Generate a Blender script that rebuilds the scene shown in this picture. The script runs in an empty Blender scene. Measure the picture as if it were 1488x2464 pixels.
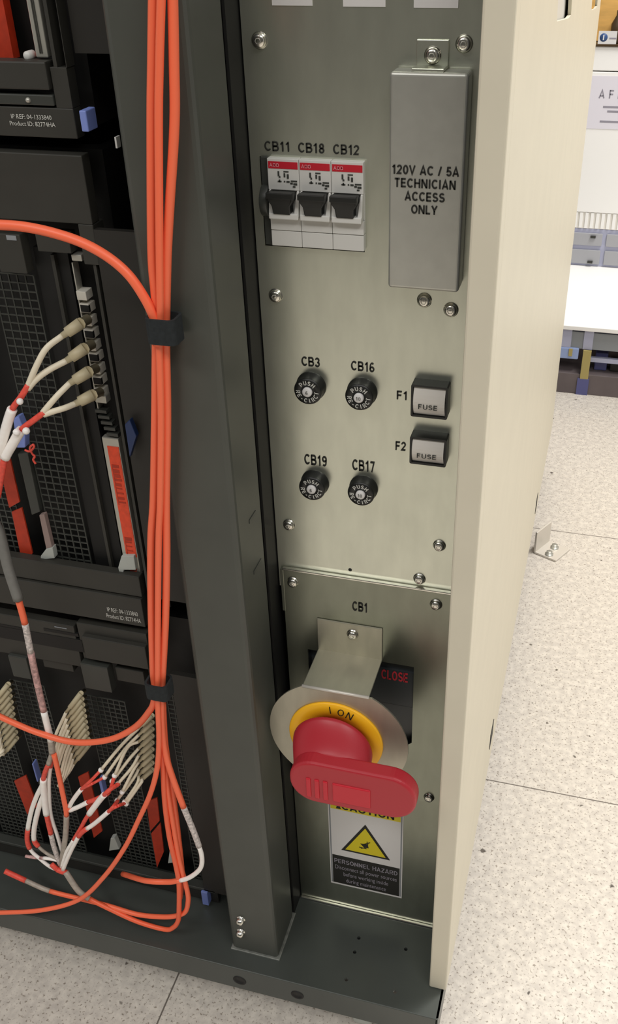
import bpy, math, random
from mathutils import Vector, Matrix
random.seed(7)
scn = bpy.context.scene
COL = scn.collection

# ------------------------------------------------------------------ camera
W, H = 1488.0, 2464.0
F_PX, PPX, PPY = 2318.48, 820.43, 1232.0
YAW, PITCH, ROLL = -0.2800962, 0.58398, -0.0240959
CAM = Vector((0.0, 0.0, 0.80))
def _axes():
    cy, sy, cp, sp = math.cos(YAW), math.sin(YAW), math.cos(PITCH), math.sin(PITCH)
    f = Vector((sy*cp, cy*cp, -sp)); r = Vector((cy, -sy, 0)); u = r.cross(f)
    c, s = math.cos(ROLL), math.sin(ROLL)
    return c*r + s*u, -s*r + c*u, f
RT, UP, FW = _axes()
cd = bpy.data.cameras.new('camera'); cam = bpy.data.objects.new('camera', cd); COL.objects.link(cam)
cd.sensor_fit = 'HORIZONTAL'; cd.sensor_width = 36.0
cd.lens = F_PX*36.0/W
cd.shift_x = (W/2 - PPX)/W
cd.shift_y = 0.0
cd.clip_start = 0.01
cam.matrix_world = Matrix(((RT.x, UP.x, -FW.x, CAM.x), (RT.y, UP.y, -FW.y, CAM.y), (RT.z, UP.z, -FW.z, CAM.z), (0, 0, 0, 1)))
scn.camera = cam
def _ray(px, py): return RT*((px-PPX)/F_PX) - UP*((py-PPY)/F_PX) + FW
def aty(px, py, Y): d = _ray(px, py); return CAM + d*((Y-CAM.y)/d.y)
def atz(px, py, Z): d = _ray(px, py); return CAM + d*((Z-CAM.z)/d.z)
def atx(px, py, X): d = _ray(px, py); return CAM + d*((X-CAM.x)/d.x)

# ------------------------------------------------------------------ light and exposure
scn.view_settings.view_transform = 'Standard'; scn.view_settings.look = 'None'
scn.view_settings.gamma = 1.0; scn.view_settings.exposure = 0.0
scn.cycles.use_denoising = True
scn.cycles.max_bounces = 8
world = bpy.data.worlds.new('world'); scn.world = world; world.use_nodes = True
bg = world.node_tree.nodes['Background']; bg.inputs[0].default_value = (1.0, 0.985, 0.955, 1); bg.inputs[1].default_value = 0.45
def area(name, loc, size, power, aim, col=(1, 0.98, 0.95)):
    l = bpy.data.lights.new(name, 'AREA'); l.shape = 'RECTANGLE'; l.size, l.size_y = size; l.energy = power; l.color = col
    o = bpy.data.objects.new(name, l); COL.objects.link(o); o.location = loc
    o.rotation_euler = (Vector(aim)-Vector(loc)).to_track_quat('-Z', 'Y').to_euler()
    return o
area('ceiling_lamp', (0.7, 1.25, 2.35), (1.2, 0.3), 46, (0.5, 1.35, 0))
area('ceiling_lamp', (0.9, -0.7, 2.35), (1.2, 0.3), 21, (0.6, -0.4, 0))
area('ceiling_lamp', (-0.9, -1.0, 2.35), (1.2, 0.3), 18, (-0.6, -0.2, 0))

# ------------------------------------------------------------------ materials
def lin(c):
    c /= 255.0
    return c/12.92 if c <= 0.04045 else ((c+0.055)/1.055)**2.4
def rgb(r, g, b): return (lin(r), lin(g), lin(b), 1)
def mat(name, col, rough=0.5, metal=0.0, var=0.0, scale=60.0, stretch=(1, 1, 1), bump=0.0, spec=0.5):
    m = bpy.data.materials.new(name); m.use_nodes = True
    nt = m.node_tree; b = nt.nodes['Principled BSDF']
    c = rgb(*col)
    b.inputs['Base Color'].default_value = c; b.inputs['Roughness'].default_value = rough; b.inputs['Metallic'].default_value = metal
    b.inputs['Specular IOR Level'].default_value = spec
    if var or bump:
        tc = nt.nodes.new('ShaderNodeTexCoord'); mp = nt.nodes.new('ShaderNodeMapping'); n = nt.nodes.new('ShaderNodeTexNoise')
        mp.inputs['Scale'].default_value = stretch
        n.inputs['Scale'].default_value = scale; n.inputs['Detail'].default_value = 4
        nt.links.new(tc.outputs['Object'], mp.inputs['Vector']); nt.links.new(mp.outputs['Vector'], n.inputs['Vector'])
        if var:
            r = nt.nodes.new('ShaderNodeValToRGB')
            r.color_ramp.elements[0].position = 0.3; r.color_ramp.elements[1].position = 0.7
            r.color_ramp.elements[0].color = tuple(max(0, x*(1-var)) for x in c[:3])+(1,)
            r.color_ramp.elements[1].color = tuple(min(1, x*(1+var)) for x in c[:3])+(1,)
            nt.links.new(n.outputs['Fac'], r.inputs['Fac']); nt.links.new(r.outputs['Color'], b.inputs['Base Color'])
        if bump:
            bp = nt.nodes.new('ShaderNodeBump'); bp.inputs['Strength'].default_value = bump; bp.inputs['Distance'].default_value = 0.0005
            nt.links.new(n.outputs['Fac'], bp.inputs['Height']); nt.links.new(bp.outputs['Normal'], b.inputs['Normal'])
    return m
M = dict(
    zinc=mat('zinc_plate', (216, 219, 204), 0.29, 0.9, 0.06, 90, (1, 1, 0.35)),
    zincd=mat('darkened_zinc_plate', (142, 145, 131), 0.32, 0.9, 0.07, 90, (1, 1, 0.35)),  # lower plates: the tray's dark reflection is partly put into this colour
    cover=mat('satin_steel', (192, 192, 184), 0.32, 0.6, 0.04, 120),
    guard=mat('brushed_steel', (182, 178, 162), 0.45, 0.8, 0.07, 120, (1, 0.3, 0.3)),
    chrome=mat('bright_steel', (225, 222, 212), 0.18, 1.0),
    beige=mat('beige_paint', (216, 209, 189), 0.5, 0, 0.02, 30),
    post=mat('dark_grey_paint', (72, 74, 68), 0.42, 0, 0.05, 40, bump=0.03),
    tray=mat('dark_tray_paint', (72, 76, 72), 0.34, 0.2, 0.07, 25),
    dark=mat('charcoal_plastic', (50, 49, 44), 0.55, 0, 0.06, 60),
    dark2=mat('black_brown_steel', (38, 36, 32), 0.55, 0, 0.08, 60),
    black=mat('matt_black', (12, 12, 11), 0.6),
    blackp=mat('black_plastic', (28, 29, 27), 0.38),
    bezel=mat('black_bezel_plastic', (58, 60, 56), 0.4),
    ink=mat('black_ink', (32, 32, 28), 0.7),
    white=mat('white_plastic', (214, 213, 208), 0.4),
    whiteink=mat('white_ink', (205, 205, 198), 0.6),
    label=mat('white_label', (222, 220, 218), 0.5),
    red=mat('red_print', (196, 24, 44), 0.45),
    pink=mat('pale_lettering', (240, 160, 170), 0.5),
    knob=mat('red_plastic', (178, 38, 50), 0.42),
    knob2=mat('bright_red_plastic', (200, 30, 48), 0.4),
    yellow=mat('amber_plastic', (255, 190, 30), 0.45),
    signy=mat('sign_yellow', (222, 204, 30), 0.5),
    breaker=mat('breaker_black', (46, 50, 52), 0.35),
    redink=mat('red_ink', (190, 40, 52), 0.5),
    orange=mat('orange_jacket', (255, 116, 78), 0.42),
    orange2=mat('dark_orange_jacket', (246, 106, 68), 0.42),
    tape=mat('red_tape', (232, 84, 68), 0.5, 0, 0.15, 500),
    sleeve=mat('white_sleeve', (255, 248, 242), 0.5, 0, 0.03, 300),
    mark=mat('marked_sleeve', (190, 150, 146), 0.5, 0, 0.5, 350),
    print_=mat('printed_sleeve', (205, 195, 190), 0.5, 0, 0.45, 500),
    clear=mat('clear_sleeve', (168, 158, 146), 0.4, 0, 0.15, 300),
    greyj=mat('grey_jacket', (118, 118, 114), 0.5, 0, 0.08, 200),
    plug=mat('beige_plug', (190, 178, 146), 0.5),
    fibre=mat('cream_lead', (232, 222, 198), 0.45),
    bead=mat('white_bead', (248, 244, 240), 0.35),
    strap=mat('hook_and_loop_strap', (30, 35, 37), 0.9, 0, 0.25, 500, bump=0.3),
    silver=mat('silver_bracket', (188, 186, 176), 0.4, 0.6),
    olabel=mat('orange_label', (226, 74, 40), 0.5, 0, 0.12, 300),
    rlabel=mat('dark_orange_label', (176, 50, 22), 0.5, 0, 0.14, 200),
    blue=mat('blue_latch', (128, 146, 214), 0.4),
    navy=mat('dark_blue_lever', (30, 50, 92), 0.4),
    latch=mat('pale_grey_latch', (178, 182, 176), 0.45),
    pinkl=mat('pinkish_lever', (150, 130, 124), 0.45),
    latch2=mat('bright_port_shell', (222, 218, 206), 0.4, 0.2),
    zincb=mat('aluminium_angle', (214, 208, 198), 0.4, 0.3),
    wwhite=mat('white_laminate', (250, 248, 244), 0.5),
    lav=mat('lavender_paint', (176, 178, 200), 0.5),
    drawer=mat('grey_drawer', (168, 168, 172), 0.5),
    paper=mat('pale_paper', (228, 224, 232), 0.7),
    wood=mat('varnished_wood', (228, 178, 100), 0.5, 0, 0.2, 14, (1, 1, 5)),
    brown=mat('dark_brown_glass', (70, 52, 26), 0.4),
    underb=mat('brown_grey_panel', (104, 94, 94), 0.6, 0, 0.12, 20),
    bottle=mat('tub_blue', (150, 168, 210), 0.5),
    post_y=mat('mustard_paint', (172, 156, 96), 0.5),
    purple=mat('blue_purple_plastic', (88, 90, 140), 0.5),
    greyp=mat('grey_panel_paint', (140, 144, 148), 0.5),
    wall=mat('wall_paint', (232, 228, 220), 0.7),
    badge=mat('badge_blue', (50, 80, 130), 0.5),
    faint=mat('faint_print', (150, 146, 156), 0.6),
)

# ------------------------------------------------------------------ helpers
ROOT = {}
def origin(o): return ROOT.get(o.name, Vector((0, 0, 0)))
def props(o, label=None, cat=None, group=None, kind=None):
    if label: o['label'] = label
    if cat: o['category'] = cat
    if group: o['group'] = group
    if kind: o['kind'] = kind
    return o
def thing(name, loc, label, cat, group=None):
    o = bpy.data.objects.new(name, None); COL.objects.link(o); o.location = loc; o.empty_display_size = 0.01
    ROOT[o.name] = Vector(loc)
    return props(o, label, cat, group)
class MB:
    def __init__(s): s.v = []; s.f = []; s.sm = []
    def add(s, vs, fs, smooth=False):
        n = len(s.v); s.v += [Vector(p) for p in vs]; s.f += [tuple(i+n for i in f) for f in fs]; s.sm += [smooth]*len(fs); return s
    def box(s, x0, x1, y0, y1, z0, z1):
        x0, x1 = min(x0, x1), max(x0, x1); y0, y1 = min(y0, y1), max(y0, y1); z0, z1 = min(z0, z1), max(z0, z1)
        return s.add([(x0, y0, z0), (x1, y0, z0), (x1, y1, z0), (x0, y1, z0), (x0, y0, z1), (x1, y0, z1), (x1, y1, z1), (x0, y1, z1)],
                     [(0, 3, 2, 1), (4, 5, 6, 7), (0, 1, 5, 4), (1, 2, 6, 5), (2, 3, 7, 6), (3, 0, 4, 7)])
    def tube(s, path, r, n=10, caps=True):
        path = [Vector(p) for p in path]; rs = r if isinstance(r, (list, tuple)) else [r]*len(path)
        t0 = (path[1]-path[0]).normalized(); ref = Vector((0, 1, 0)) if abs(t0.y) < 0.9 else Vector((1, 0, 0))
        nrm = (ref - t0*ref.dot(t0)).normalized(); vs = []; fs = []
        for i, p in enumerate(path):
            t = (path[min(i+1, len(path)-1)]-path[max(i-1, 0)]).normalized()
            nrm = (nrm - t*nrm.dot(t)).normalized(); b = t.cross(nrm)
            for k in range(n):
                a = 2*math.pi*k/n; vs.append(p + (nrm*math.cos(a)+b*math.sin(a))*rs[i])
        for i in range(len(path)-1):
            for k in range(n): fs.append((i*n+k, i*n+(k+1) % n, (i+1)*n+(k+1) % n, (i+1)*n+k))
        s.add(vs, fs, True)
        if caps:
            m = len(s.v)-len(vs)
            s.f.append(tuple(m+k for k in range(n))[::-1]); s.sm.append(False)
            s.f.append(tuple(m+len(vs)-n+k for k in range(n))); s.sm.append(False)
        return s
    def lathe(s, c, ax, prof, n=24):
        """prof: (radius, distance along axis) pairs"""
        c = Vector(c); ax = Vector(ax).normalized(); ref = Vector((0, 0, 1)) if abs(ax.z) < 0.9 else Vector((1, 0, 0))
        u = ax.cross(ref).normalized(); w = ax.cross(u); vs = []; fs = []
        for (r, d) in prof:
            for k in range(n):
                a = 2*math.pi*k/n; vs.append(c + ax*d + (u*math.cos(a)+w*math.sin(a))*max(r, 1e-6))
        for i in range(len(prof)-1):
            for k in range(n): fs.append((i*n+k, (i+1)*n+k, (i+1)*n+(k+1) % n, i*n+(k+1) % n))
        return s.add(vs, fs, True)
    def ball(s, c, r, n=12):
        return s.lathe(c, (0, -1, 0), [(r*math.sin(math.pi*i/8), -r*math.cos(math.pi*i/8)) for i in range(9)], n)
    def prism(s, pts, d, y=None):
        """closed outline of 3-D points pushed along vector d"""
        n = len(pts); pts = [Vector(p) for p in pts]; d = Vector(d)
        return s.add(pts+[p+d for p in pts], [tuple(range(n)), tuple(range(2*n-1, n-1, -1))]+[(i, i+n, (i+1) % n+n, (i+1) % n) for i in range(n)])
    def build(s, name, m, parent=None, bevel=0, seg=2, loc=None):
        me = bpy.data.meshes.new(name); o = bpy.data.objects.new(name, me)
        if parent is None:
            if loc is None:
                xs = [p.x for p in s.v]; ys = [p.y for p in s.v]; zs = [p.z for p in s.v]
                loc = Vector(((min(xs)+max(xs))/2, (min(ys)+max(ys))/2, min(zs)))
            o.location = loc; off = Vector(loc)
        else:
            off = origin(parent); o.parent = parent
        me.from_pydata([p-off for p in s.v], [], s.f); me.update()
        me.polygons.foreach_set('use_smooth', s.sm)
        import bmesh
        bm = bmesh.new(); bm.from_mesh(me); bmesh.ops.recalc_face_normals(bm, faces=bm.faces[:]); bm.to_mesh(me); bm.free()
        me.materials.append(m); COL.objects.link(o)
        ROOT[o.name] = off
        if bevel:
            b = o.modifiers.new('bevel', 'BEVEL'); b.width = bevel; b.segments = seg; b.limit_method = 'ANGLE'; b.angle_limit = 0.7
            b.harden_normals = False
        return o
DG = None
def ev_mesh(o):
    dg = bpy.context.evaluated_depsgraph_get()
    me = bpy.data.meshes.new_from_object(o.evaluated_get(dg)); d = o.data
    bpy.data.objects.remove(o); bpy.data.curves.remove(d)
    return me
def plate(name, outline, holes, origin_, ux, uy, thick, m, parent=None, bevel=0.0):
    """flat plate from 2-D loops in plane (origin_, ux, uy); front at the plane, thickness away from ux x uy"""
    c = bpy.data.curves.new(name, 'CURVE'); c.dimensions = '2D'; c.fill_mode = 'BOTH'; c.extrude = thick/2-bevel; c.bevel_depth = bevel; c.offset = -bevel
    for lp in [outline]+holes:
        sp = c.splines.new('POLY'); sp.points.add(len(lp)-1); sp.use_cyclic_u = True
        for p, q in zip(sp.points, lp): p.co = (q[0], q[1], 0, 1)
    o = bpy.data.objects.new(name, c); COL.objects.link(o)
    me = ev_mesh(o); ux = Vector(ux); uy = Vector(uy); n = ux.cross(uy)
    b = MB(); b.v = [Vector(origin_)+ux*v.co.x+uy*v.co.y+n*(v.co.z-thick/2) for v in me.vertices]
    b.f = [tuple(p.vertices) for p in me.polygons]; b.sm = [False]*len(b.f)
    bpy.data.meshes.remove(me)
    # weld
    return b.build(name, m, parent)
def rect(x0, x1, y0, y1): return [(x0, y0), (x1, y0), (x1, y1), (x0, y1)]
def rrect(x0, x1, y0, y1, r, n=5):
    out = []
    for cx, cy, a0 in ((x1-r, y0+r, -90), (x1-r, y1-r, 0), (x0+r, y1-r, 90), (x0+r, y0+r, 180)):
        for k in range(n+1): a = math.radians(a0+90*k/n); out.append((cx+r*math.cos(a), cy+r*math.sin(a)))
    return out
def circ(cx, cy, r, n=32, a0=0): return [(cx+r*math.cos(2*math.pi*k/n+a0), cy+r*math.sin(2*math.pi*k/n+a0)) for k in range(n)]
XU, ZU = (1, 0, 0), (0, 0, 1)
def vplate(name, outline, holes, Y, thick, m, parent=None, bevel=0.0):     # plate facing -Y, coordinates are world x, z
    return plate(name, outline, holes, (0, Y, 0), XU, ZU, thick, m, parent, bevel)
def _arc(cx, cy, rx, ry, a0, a1, n=12):
    return [(cx+rx*math.cos(math.radians(a0+(a1-a0)*k/n)), cy+ry*math.sin(math.radians(a0+(a1-a0)*k/n))) for k in range(n+1)]
T_ = 0.082
def _bowl(x0, x1, y0, y1):
    r = (y1-y0)/2; return [(x0, y0)]+_arc(x1-r*0.9, (y0+y1)/2, r*0.9, r, -90, 90, 10)+[(x0, y1)]
_O = _arc(0.37, 0.5, 0.29, 0.42, 90, 450, 28)
STROKE = {
 'A': (0.72, [[(0.06, 0), (0.36, 0.97), (0.66, 0)], [(0.17, 0.29), (0.55, 0.29)]]),
 'B': (0.66, [[(T_, 0), (T_, 1)], _bowl(T_, 0.60, T_, 0.52), _bowl(T_, 0.56, 0.52, 0.92)]),
 'C': (0.70, [_arc(0.38, 0.5, 0.30, 0.42, 42, 318, 24)]),
 'D': (0.70, [[(T_, 0), (T_, 1)], [(T_, T_), (0.30, T_)]+_arc(0.30, 0.5, 0.32, 0.42, -90, 90, 16)+[(T_, 0.92)]]),
 'E': (0.60, [[(T_, 0), (T_, 1)], [(T_, T_), (0.58, T_)], [(T_, 0.51), (0.53, 0.51)], [(T_, 0.92), (0.56, 0.92)]]),
 'F': (0.57, [[(T_, 0), (T_, 1)], [(T_, 0.49), (0.50, 0.49)], [(T_, 0.92), (0.55, 0.92)]]),
 'H': (0.70, [[(T_, 0), (T_, 1)], [(0.62, 0), (0.62, 1)], [(T_, 0.52), (0.62, 0.52)]]),
 'I': (0.24, [[(0.12, 0), (0.12, 1)]]),
 'L': (0.55, [[(T_, 0), (T_, 1)], [(T_, T_), (0.53, T_)]]),
 'N': (0.70, [[(T_, 0), (T_, 1)], [(0.62, 0), (0.62, 1)], [(0.10, 0.96), (0.60, 0.04)]]),
 'O': (0.74, [_O]),
 'P': (0.62, [[(T_, 0), (T_, 1)], _bowl(T_, 0.58, 0.42, 0.92)]),
 'R': (0.68, [[(T_, 0), (T_, 1)], _bowl(T_, 0.60, 0.46, 0.92), [(0.34, 0.46), (0.61, 0)]]),
 'S': (0.64, [_arc(0.32, 0.71, 0.22, 0.21, 25, 262, 14)+_arc(0.32, 0.29, 0.25, 0.21, 82, -158, 14)]),
 'T': (0.62, [[(0.31, 0), (0.31, 1)], [(0.02, 0.92), (0.60, 0.92)]]),
 'U': (0.70, [[(T_, 1), (T_, 0.36)]+_arc(0.35, 0.36, 0.27, 0.28, 180, 360, 14)+[(0.62, 1)]]),
 'V': (0.68, [[(0.05, 1), (0.34, 0.04), (0.63, 1)]]),
 'X': (0.66, [[(0.06, 0), (0.60, 1)], [(0.06, 1), (0.60, 0)]]),
 'Y': (0.68, [[(0.34, 0), (0.34, 0.44)], [(0.05, 1), (0.34, 0.44), (0.63, 1)]]),
 'Z': (0.62, [[(0.05, 0.92), (0.55, 0.92), (0.08, T_), (0.58, T_)]]),
 '0': (0.60, [_arc(0.30, 0.5, 0.22, 0.42, 90, 450, 24)]),
 '1': (0.46, [[(0.30, 0), (0.30, 1)], [(0.08, 0.72), (0.30, 0.92)]]),
 '2': (0.58, [_arc(0.29, 0.69, 0.21, 0.23, 170, -20, 12)+[(0.08, T_), (0.54, T_)]]),
 '3': (0.58, [_arc(0.28, 0.71, 0.19, 0.21, 160, -85, 12), _arc(0.28, 0.29, 0.22, 0.22, 85, -165, 14)]),
 '5': (0.58, [[(0.50, 0.92), (0.16, 0.92), (0.12, 0.50)]+_arc(0.29, 0.32, 0.22, 0.24, 130, -160, 14)]),
 '6': (0.58, [_arc(0.29, 0.29, 0.21, 0.22, 180, -180, 22), [(0.08, 0.29), (0.10, 0.60)]+_arc(0.31, 0.68, 0.20, 0.24, 160, 40, 8)]),
 '7': (0.56, [[(0.04, 0.92), (0.48, 0.92), (0.22, 0)]]),
 '8': (0.58, [_arc(0.29, 0.28, 0.21, 0.21, 90, 450, 22), _arc(0.29, 0.72, 0.18, 0.20, 90, 450, 22)]),
 '9': (0.58, [_arc(0.29, 0.70, 0.21, 0.22, 0, 360, 22), [(0.50, 0.70), (0.48, 0.40)]+_arc(0.27, 0.32, 0.20, 0.24, -20, -140, 8)]),
 '/': (0.36, [[(0.04, 0), (0.32, 1)]]), '-': (0.36, [[(0.04, 0.40), (0.32, 0.40)]]), "'": (0.20, [[(0.10, 0.72), (0.10, 1)]]), ' ': (0.30, []),
}
def stroke_text(body, half):
    vs = []; fs = []; x = 0.0
    for ch in body:
        w, lines = STROKE[ch]
        for ln in lines:
            n = len(ln); P = [Vector((p[0]+x, p[1], 0)) for p in ln]; closed = (P[0]-P[-1]).length < 1e-4; base = len(vs)
            for i in range(n):
                a = P[i-1] if i > 0 else (P[-2] if closed else P[0]); b = P[i]; c = P[i+1] if i < n-1 else (P[1] if closed else P[-1])
                d1 = (b-a).normalized() if (b-a).length > 1e-6 else (c-b).normalized(); d2 = (c-b).normalized() if (c-b).length > 1e-6 else d1
                m = Vector((-d1.y-d2.y, d1.x+d2.x, 0)).normalized(); k = half/max(0.45, m.dot(Vector((-d1.y, d1.x, 0))))
                vs += [b+m*k, b-m*k]
            fs += [(base+2*i, base+2*i+1, base+2*i+3, base+2*i+2) for i in range(n-1)]
        x += w+0.13
    return vs, fs
def cap_height(body): return 1.0 if all(c in STROKE for c in body) else 0.73
def glyphs(body, bold=0.0, res=3):
    if all(c in STROKE for c in body): return stroke_text(body, T_+bold*0.4)
    c = bpy.data.curves.new('t', 'FONT'); c.body = body; c.size = 1; c.extrude = 0.0; c.resolution_u = res; c.offset = bold
    o = bpy.data.objects.new('t', c); COL.objects.link(o); me = ev_mesh(o)
    vs = [v.co.copy() for v in me.vertices]; fs = [tuple(p.vertices) for p in me.polygons]; bpy.data.meshes.remove(me)
    return vs, fs
def text_fit(name, lines, x0, x1, z0, z1, Y, m, parent, bold=0.02, gap=0.35, normal_x=False, widths=None):
    """lines of lettering filling the box x0..x1, z0..z1 on the plane Y"""
    b = MB(); n = len(lines); h = (z1-z0)/(n+gap*(n-1))
    data = [glyphs(t, bold) for t in lines]
    ws = [max(v.x for v in d[0])-min(v.x for v in d[0]) for d in data]; wm = max(ws)
    for i, (d, w) in enumerate(zip(data, ws)):
        mnx = min(v.x for v in d[0]); top = z1-i*h*(1+gap); sx = (x1-x0)/wm
        hh = cap_height(lines[i])
        for (vs, fs) in (d,):
            cx = (x0+x1)/2 - w*sx/2
            b.add([(cx+(v.x-mnx)*sx, Y, top-h+(v.y)*h/hh) for v in vs], fs)
    return b.build(name, m, parent)
def text_at(name, t, pa, pb, Y, m, parent, bold=0.02):
    """one line of lettering: pa lower-left pixel, pb upper-right pixel"""
    a = aty(*pa, Y); c = aty(*pb, Y)
    return text_fit(name, [t], a.x, c.x, a.z, c.z, Y, m, parent, bold)
def text_arc(name, t, cx, cz, Y, r, h, mid, step, m, parent, flip=False, bold=0.03):
    b = MB(); n = len(t)
    for i, ch in enumerate(t):
        if ch == ' ': continue
        vs, fs = glyphs(ch, bold, 2); w0 = min(v.x for v in vs); w1 = max(v.x for v in vs); s = h/cap_height(ch)
        a = math.radians(mid + (1 if flip else -1)*(i-(n-1)/2)*step)
        out = Vector((math.cos(a), 0, math.sin(a))); tang = Vector((math.sin(a), 0, -math.cos(a)))
        if flip: up = -out; tang = -tang
        else: up = out
        base = Vector((cx, Y, cz)) + out*(r+h if flip else r)
        b.add([base + tang*((v.x-(w0+w1)/2)*s) + up*(v.y*s) for v in vs], fs)
    return b.build(name, m, parent)
def pbox(ul, lr, Y, thick, front=0.0):
    """box whose front face covers pixels ul..lr on plane Y"""
    a = aty(*ul, Y); b = aty(*lr, Y)
    return MB().box(a.x, b.x, Y, Y+thick, b.z, a.z)
def slant(p0, p1, w0, w1, Y, thick):
    """upright strip between two pixel points, pixel widths w0, w1, kept at one plane"""
    q = [aty(p0[0]-w0/2, p0[1], Y), aty(p0[0]+w0/2, p0[1], Y), aty(p1[0]+w1/2, p1[1], Y), aty(p1[0]-w1/2, p1[1], Y)]
    return MB().prism(q, (0, thick, 0))
def spline(pts, k=8):
    pts = [Vector(p) for p in pts]; P = [2*pts[0]-pts[1]]+pts+[2*pts[-1]-pts[-2]]; out = []
    for i in range(1, len(P)-2):
        for j in range(k):
            t = j/k; a, b, c, d = P[i-1], P[i], P[i+1], P[i+2]
            out.append(0.5*((2*b)+(c-a)*t+(2*a-5*b+4*c-d)*t*t+(3*b-a-3*c+d)*t**3))
    out.append(P[-2]); return out
def W3(pts, Y): return [aty(p[0], p[1], p[2] if len(p) > 2 else Y) for p in pts]
def cable(name, label, pts, Y, r, segs, cat='cable', group=None, k=6):
    """segs: list of (index of the path point where it ends, part name, material, radius factor)"""
    a_ = pts[0][1] if pts[0][0] == 'run' else 0; b_ = pts[-1][1] if pts[-1][0] == 'run' else 0      # ('run', length): a straight run-out
    path = spline(W3([p for p in pts if p[0] != 'run'], Y), k); s0 = 1 if a_ else 0
    if a_: path.insert(0, path[0]+(path[0]-path[2]).normalized()*a_)
    if b_: path.append(path[-1]+(path[-1]-path[-3]).normalized()*b_)
    if len(segs) == 1:
        o = MB().tube(path, r, 10).build(name, segs[0][2]); return props(o, label, cat, group)
    t = thing(name, path[0], label, cat, group); s = 0
    for (e, pn, m, fr) in segs:
        e2 = len(path)-1 if pn == segs[-1][1] and e == segs[-1][0] else min(len(path)-1, s0+int(round((e-s0)*k)))
        MB().tube(path[s:e2+1], r*fr, 10).build(pn, m, t); s = e2
    return t
def screw(parent, px, py, Y, r=0.0035, name='screw', dome=0.5, socket=True):
    p = aty(px, py, Y); n = (0, -1, 0)
    s = MB().lathe(p, n, [(r*1.15, -0.0005), (r*1.15, 0.0004), (r*1.02, 0.0005), (r, 0.0013), (r*0.85, 0.0016+r*dome*0.45), (r*0.5, 0.0016+r*dome*0.72), (0, 0.0016+r*dome*0.75)]).build(name, M['chrome'], parent)
    if socket:
        MB().lathe(p, n, [(r*0.46, 0.0016), (r*0.46, 0.0016+r*dome*0.78), (r*0.34, 0.0016+r*dome*0.78), (r*0.30, 0.0016+r*dome*0.4), (0, 0.0016+r*dome*0.4)], 6).build('socket', M['silver'], s)
    return s
ORD = ['topmost', 'second from the top', 'third from the top', 'fourth from the top', 'fifth from the top', 'sixth from the top', 'seventh from the top', 'eighth from the top', 'ninth from the top', 'tenth from the top', 'eleventh from the top', 'lowest']

# ------------------------------------------------------------------ setting
def floor_material():
    m = bpy.data.materials.new('speckled_floor_tile'); m.use_nodes = True; nt = m.node_tree; b = nt.nodes['Principled BSDF']
    N = nt.nodes.new; L = nt.links.new
    tc = N('ShaderNodeTexCoord')
    def noise(sc, det, lo, hi, c0, c1):
        n = N('ShaderNodeTexNoise'); n.inputs['Scale'].default_value = sc; n.inputs['Detail'].default_value = det
        r = N('ShaderNodeValToRGB'); r.color_ramp.elements[0].position = lo; r.color_ramp.elements[1].position = hi
        r.color_ramp.elements[0].color = c0; r.color_ramp.elements[1].color = c1
        L(tc.outputs['Object'], n.inputs['Vector']); L(n.outputs['Fac'], r.inputs['Fac']); return r
    base = noise(140, 5, 0.34, 0.66, rgb(196, 188, 178), rgb(219, 211, 199))
    fine = noise(420, 3, 0.33, 0.42, rgb(158, 148, 138), rgb(255, 255, 255))
    blot = noise(90, 2, 0.24, 0.29, rgb(96, 88, 80), rgb(255, 255, 255))
    def mul(a, c, f):
        x = N('ShaderNodeMix'); x.data_type = 'RGBA'; x.blend_type = 'MULTIPLY'; x.inputs[0].default_value = f
        L(a, x.inputs[6]); L(c, x.inputs[7]); return x.outputs[2]
    c = mul(mul(base.outputs['Color'], fine.outputs['Color'], 0.8), blot.outputs['Color'], 0.9)
    sep = N('ShaderNodeSeparateXYZ'); L(tc.outputs['Object'], sep.inputs[0])
    def seam(sock, off):
        a = N('ShaderNodeMath'); a.operation = 'ADD'; a.inputs[1].default_value = off; L(sock, a.inputs[0])
        p = N('ShaderNodeMath'); p.operation = 'PINGPONG'; p.inputs[1].default_value = 0.4835/2; L(a.outputs[0], p.inputs[0])
        g = N('ShaderNodeMath'); g.operation = 'GREATER_THAN'; g.inputs[1].default_value = 0.0007; L(p.outputs[0], g.inputs[0]); return g.outputs[0]
    mn = N('ShaderNodeMath'); mn.operation = 'MULTIPLY'; L(seam(sep.outputs[0], 0.2795), mn.inputs[0]); L(seam(sep.outputs[1], -0.7051), mn.inputs[1])
    x = N('ShaderNodeMix'); x.data_type = 'RGBA'; x.inputs[6].default_value = rgb(112, 104, 96); L(mn.outputs[0], x.inputs[0]); L(c, x.inputs[7])
    L(x.outputs[2], b.inputs['Base Color']); b.inputs['Roughness'].default_value = 0.42
    return m
fl = MB().add([(-3, -3, 0), (3, -3, 0), (3, 2.3, 0), (-3, 2.3, 0)], [(0, 1, 2, 3)]).build('floor', floor_material(), loc=Vector((0, 0, 0)))
props(fl, kind='structure')
wb = MB().box(-3, 3, 2.3, 2.36, 0, 2.4).build('wall_back', M['wall']); props(wb, kind='structure')
wf = MB().box(-3, 3, -1.76, -1.7, 0, 2.4).build('added_wall_front', mat('dark_reflection_grey', (74, 74, 72), 0.8)); props(wf, kind='structure')  # unseen wall, added dark so the zinc plates reflect a darker top

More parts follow.
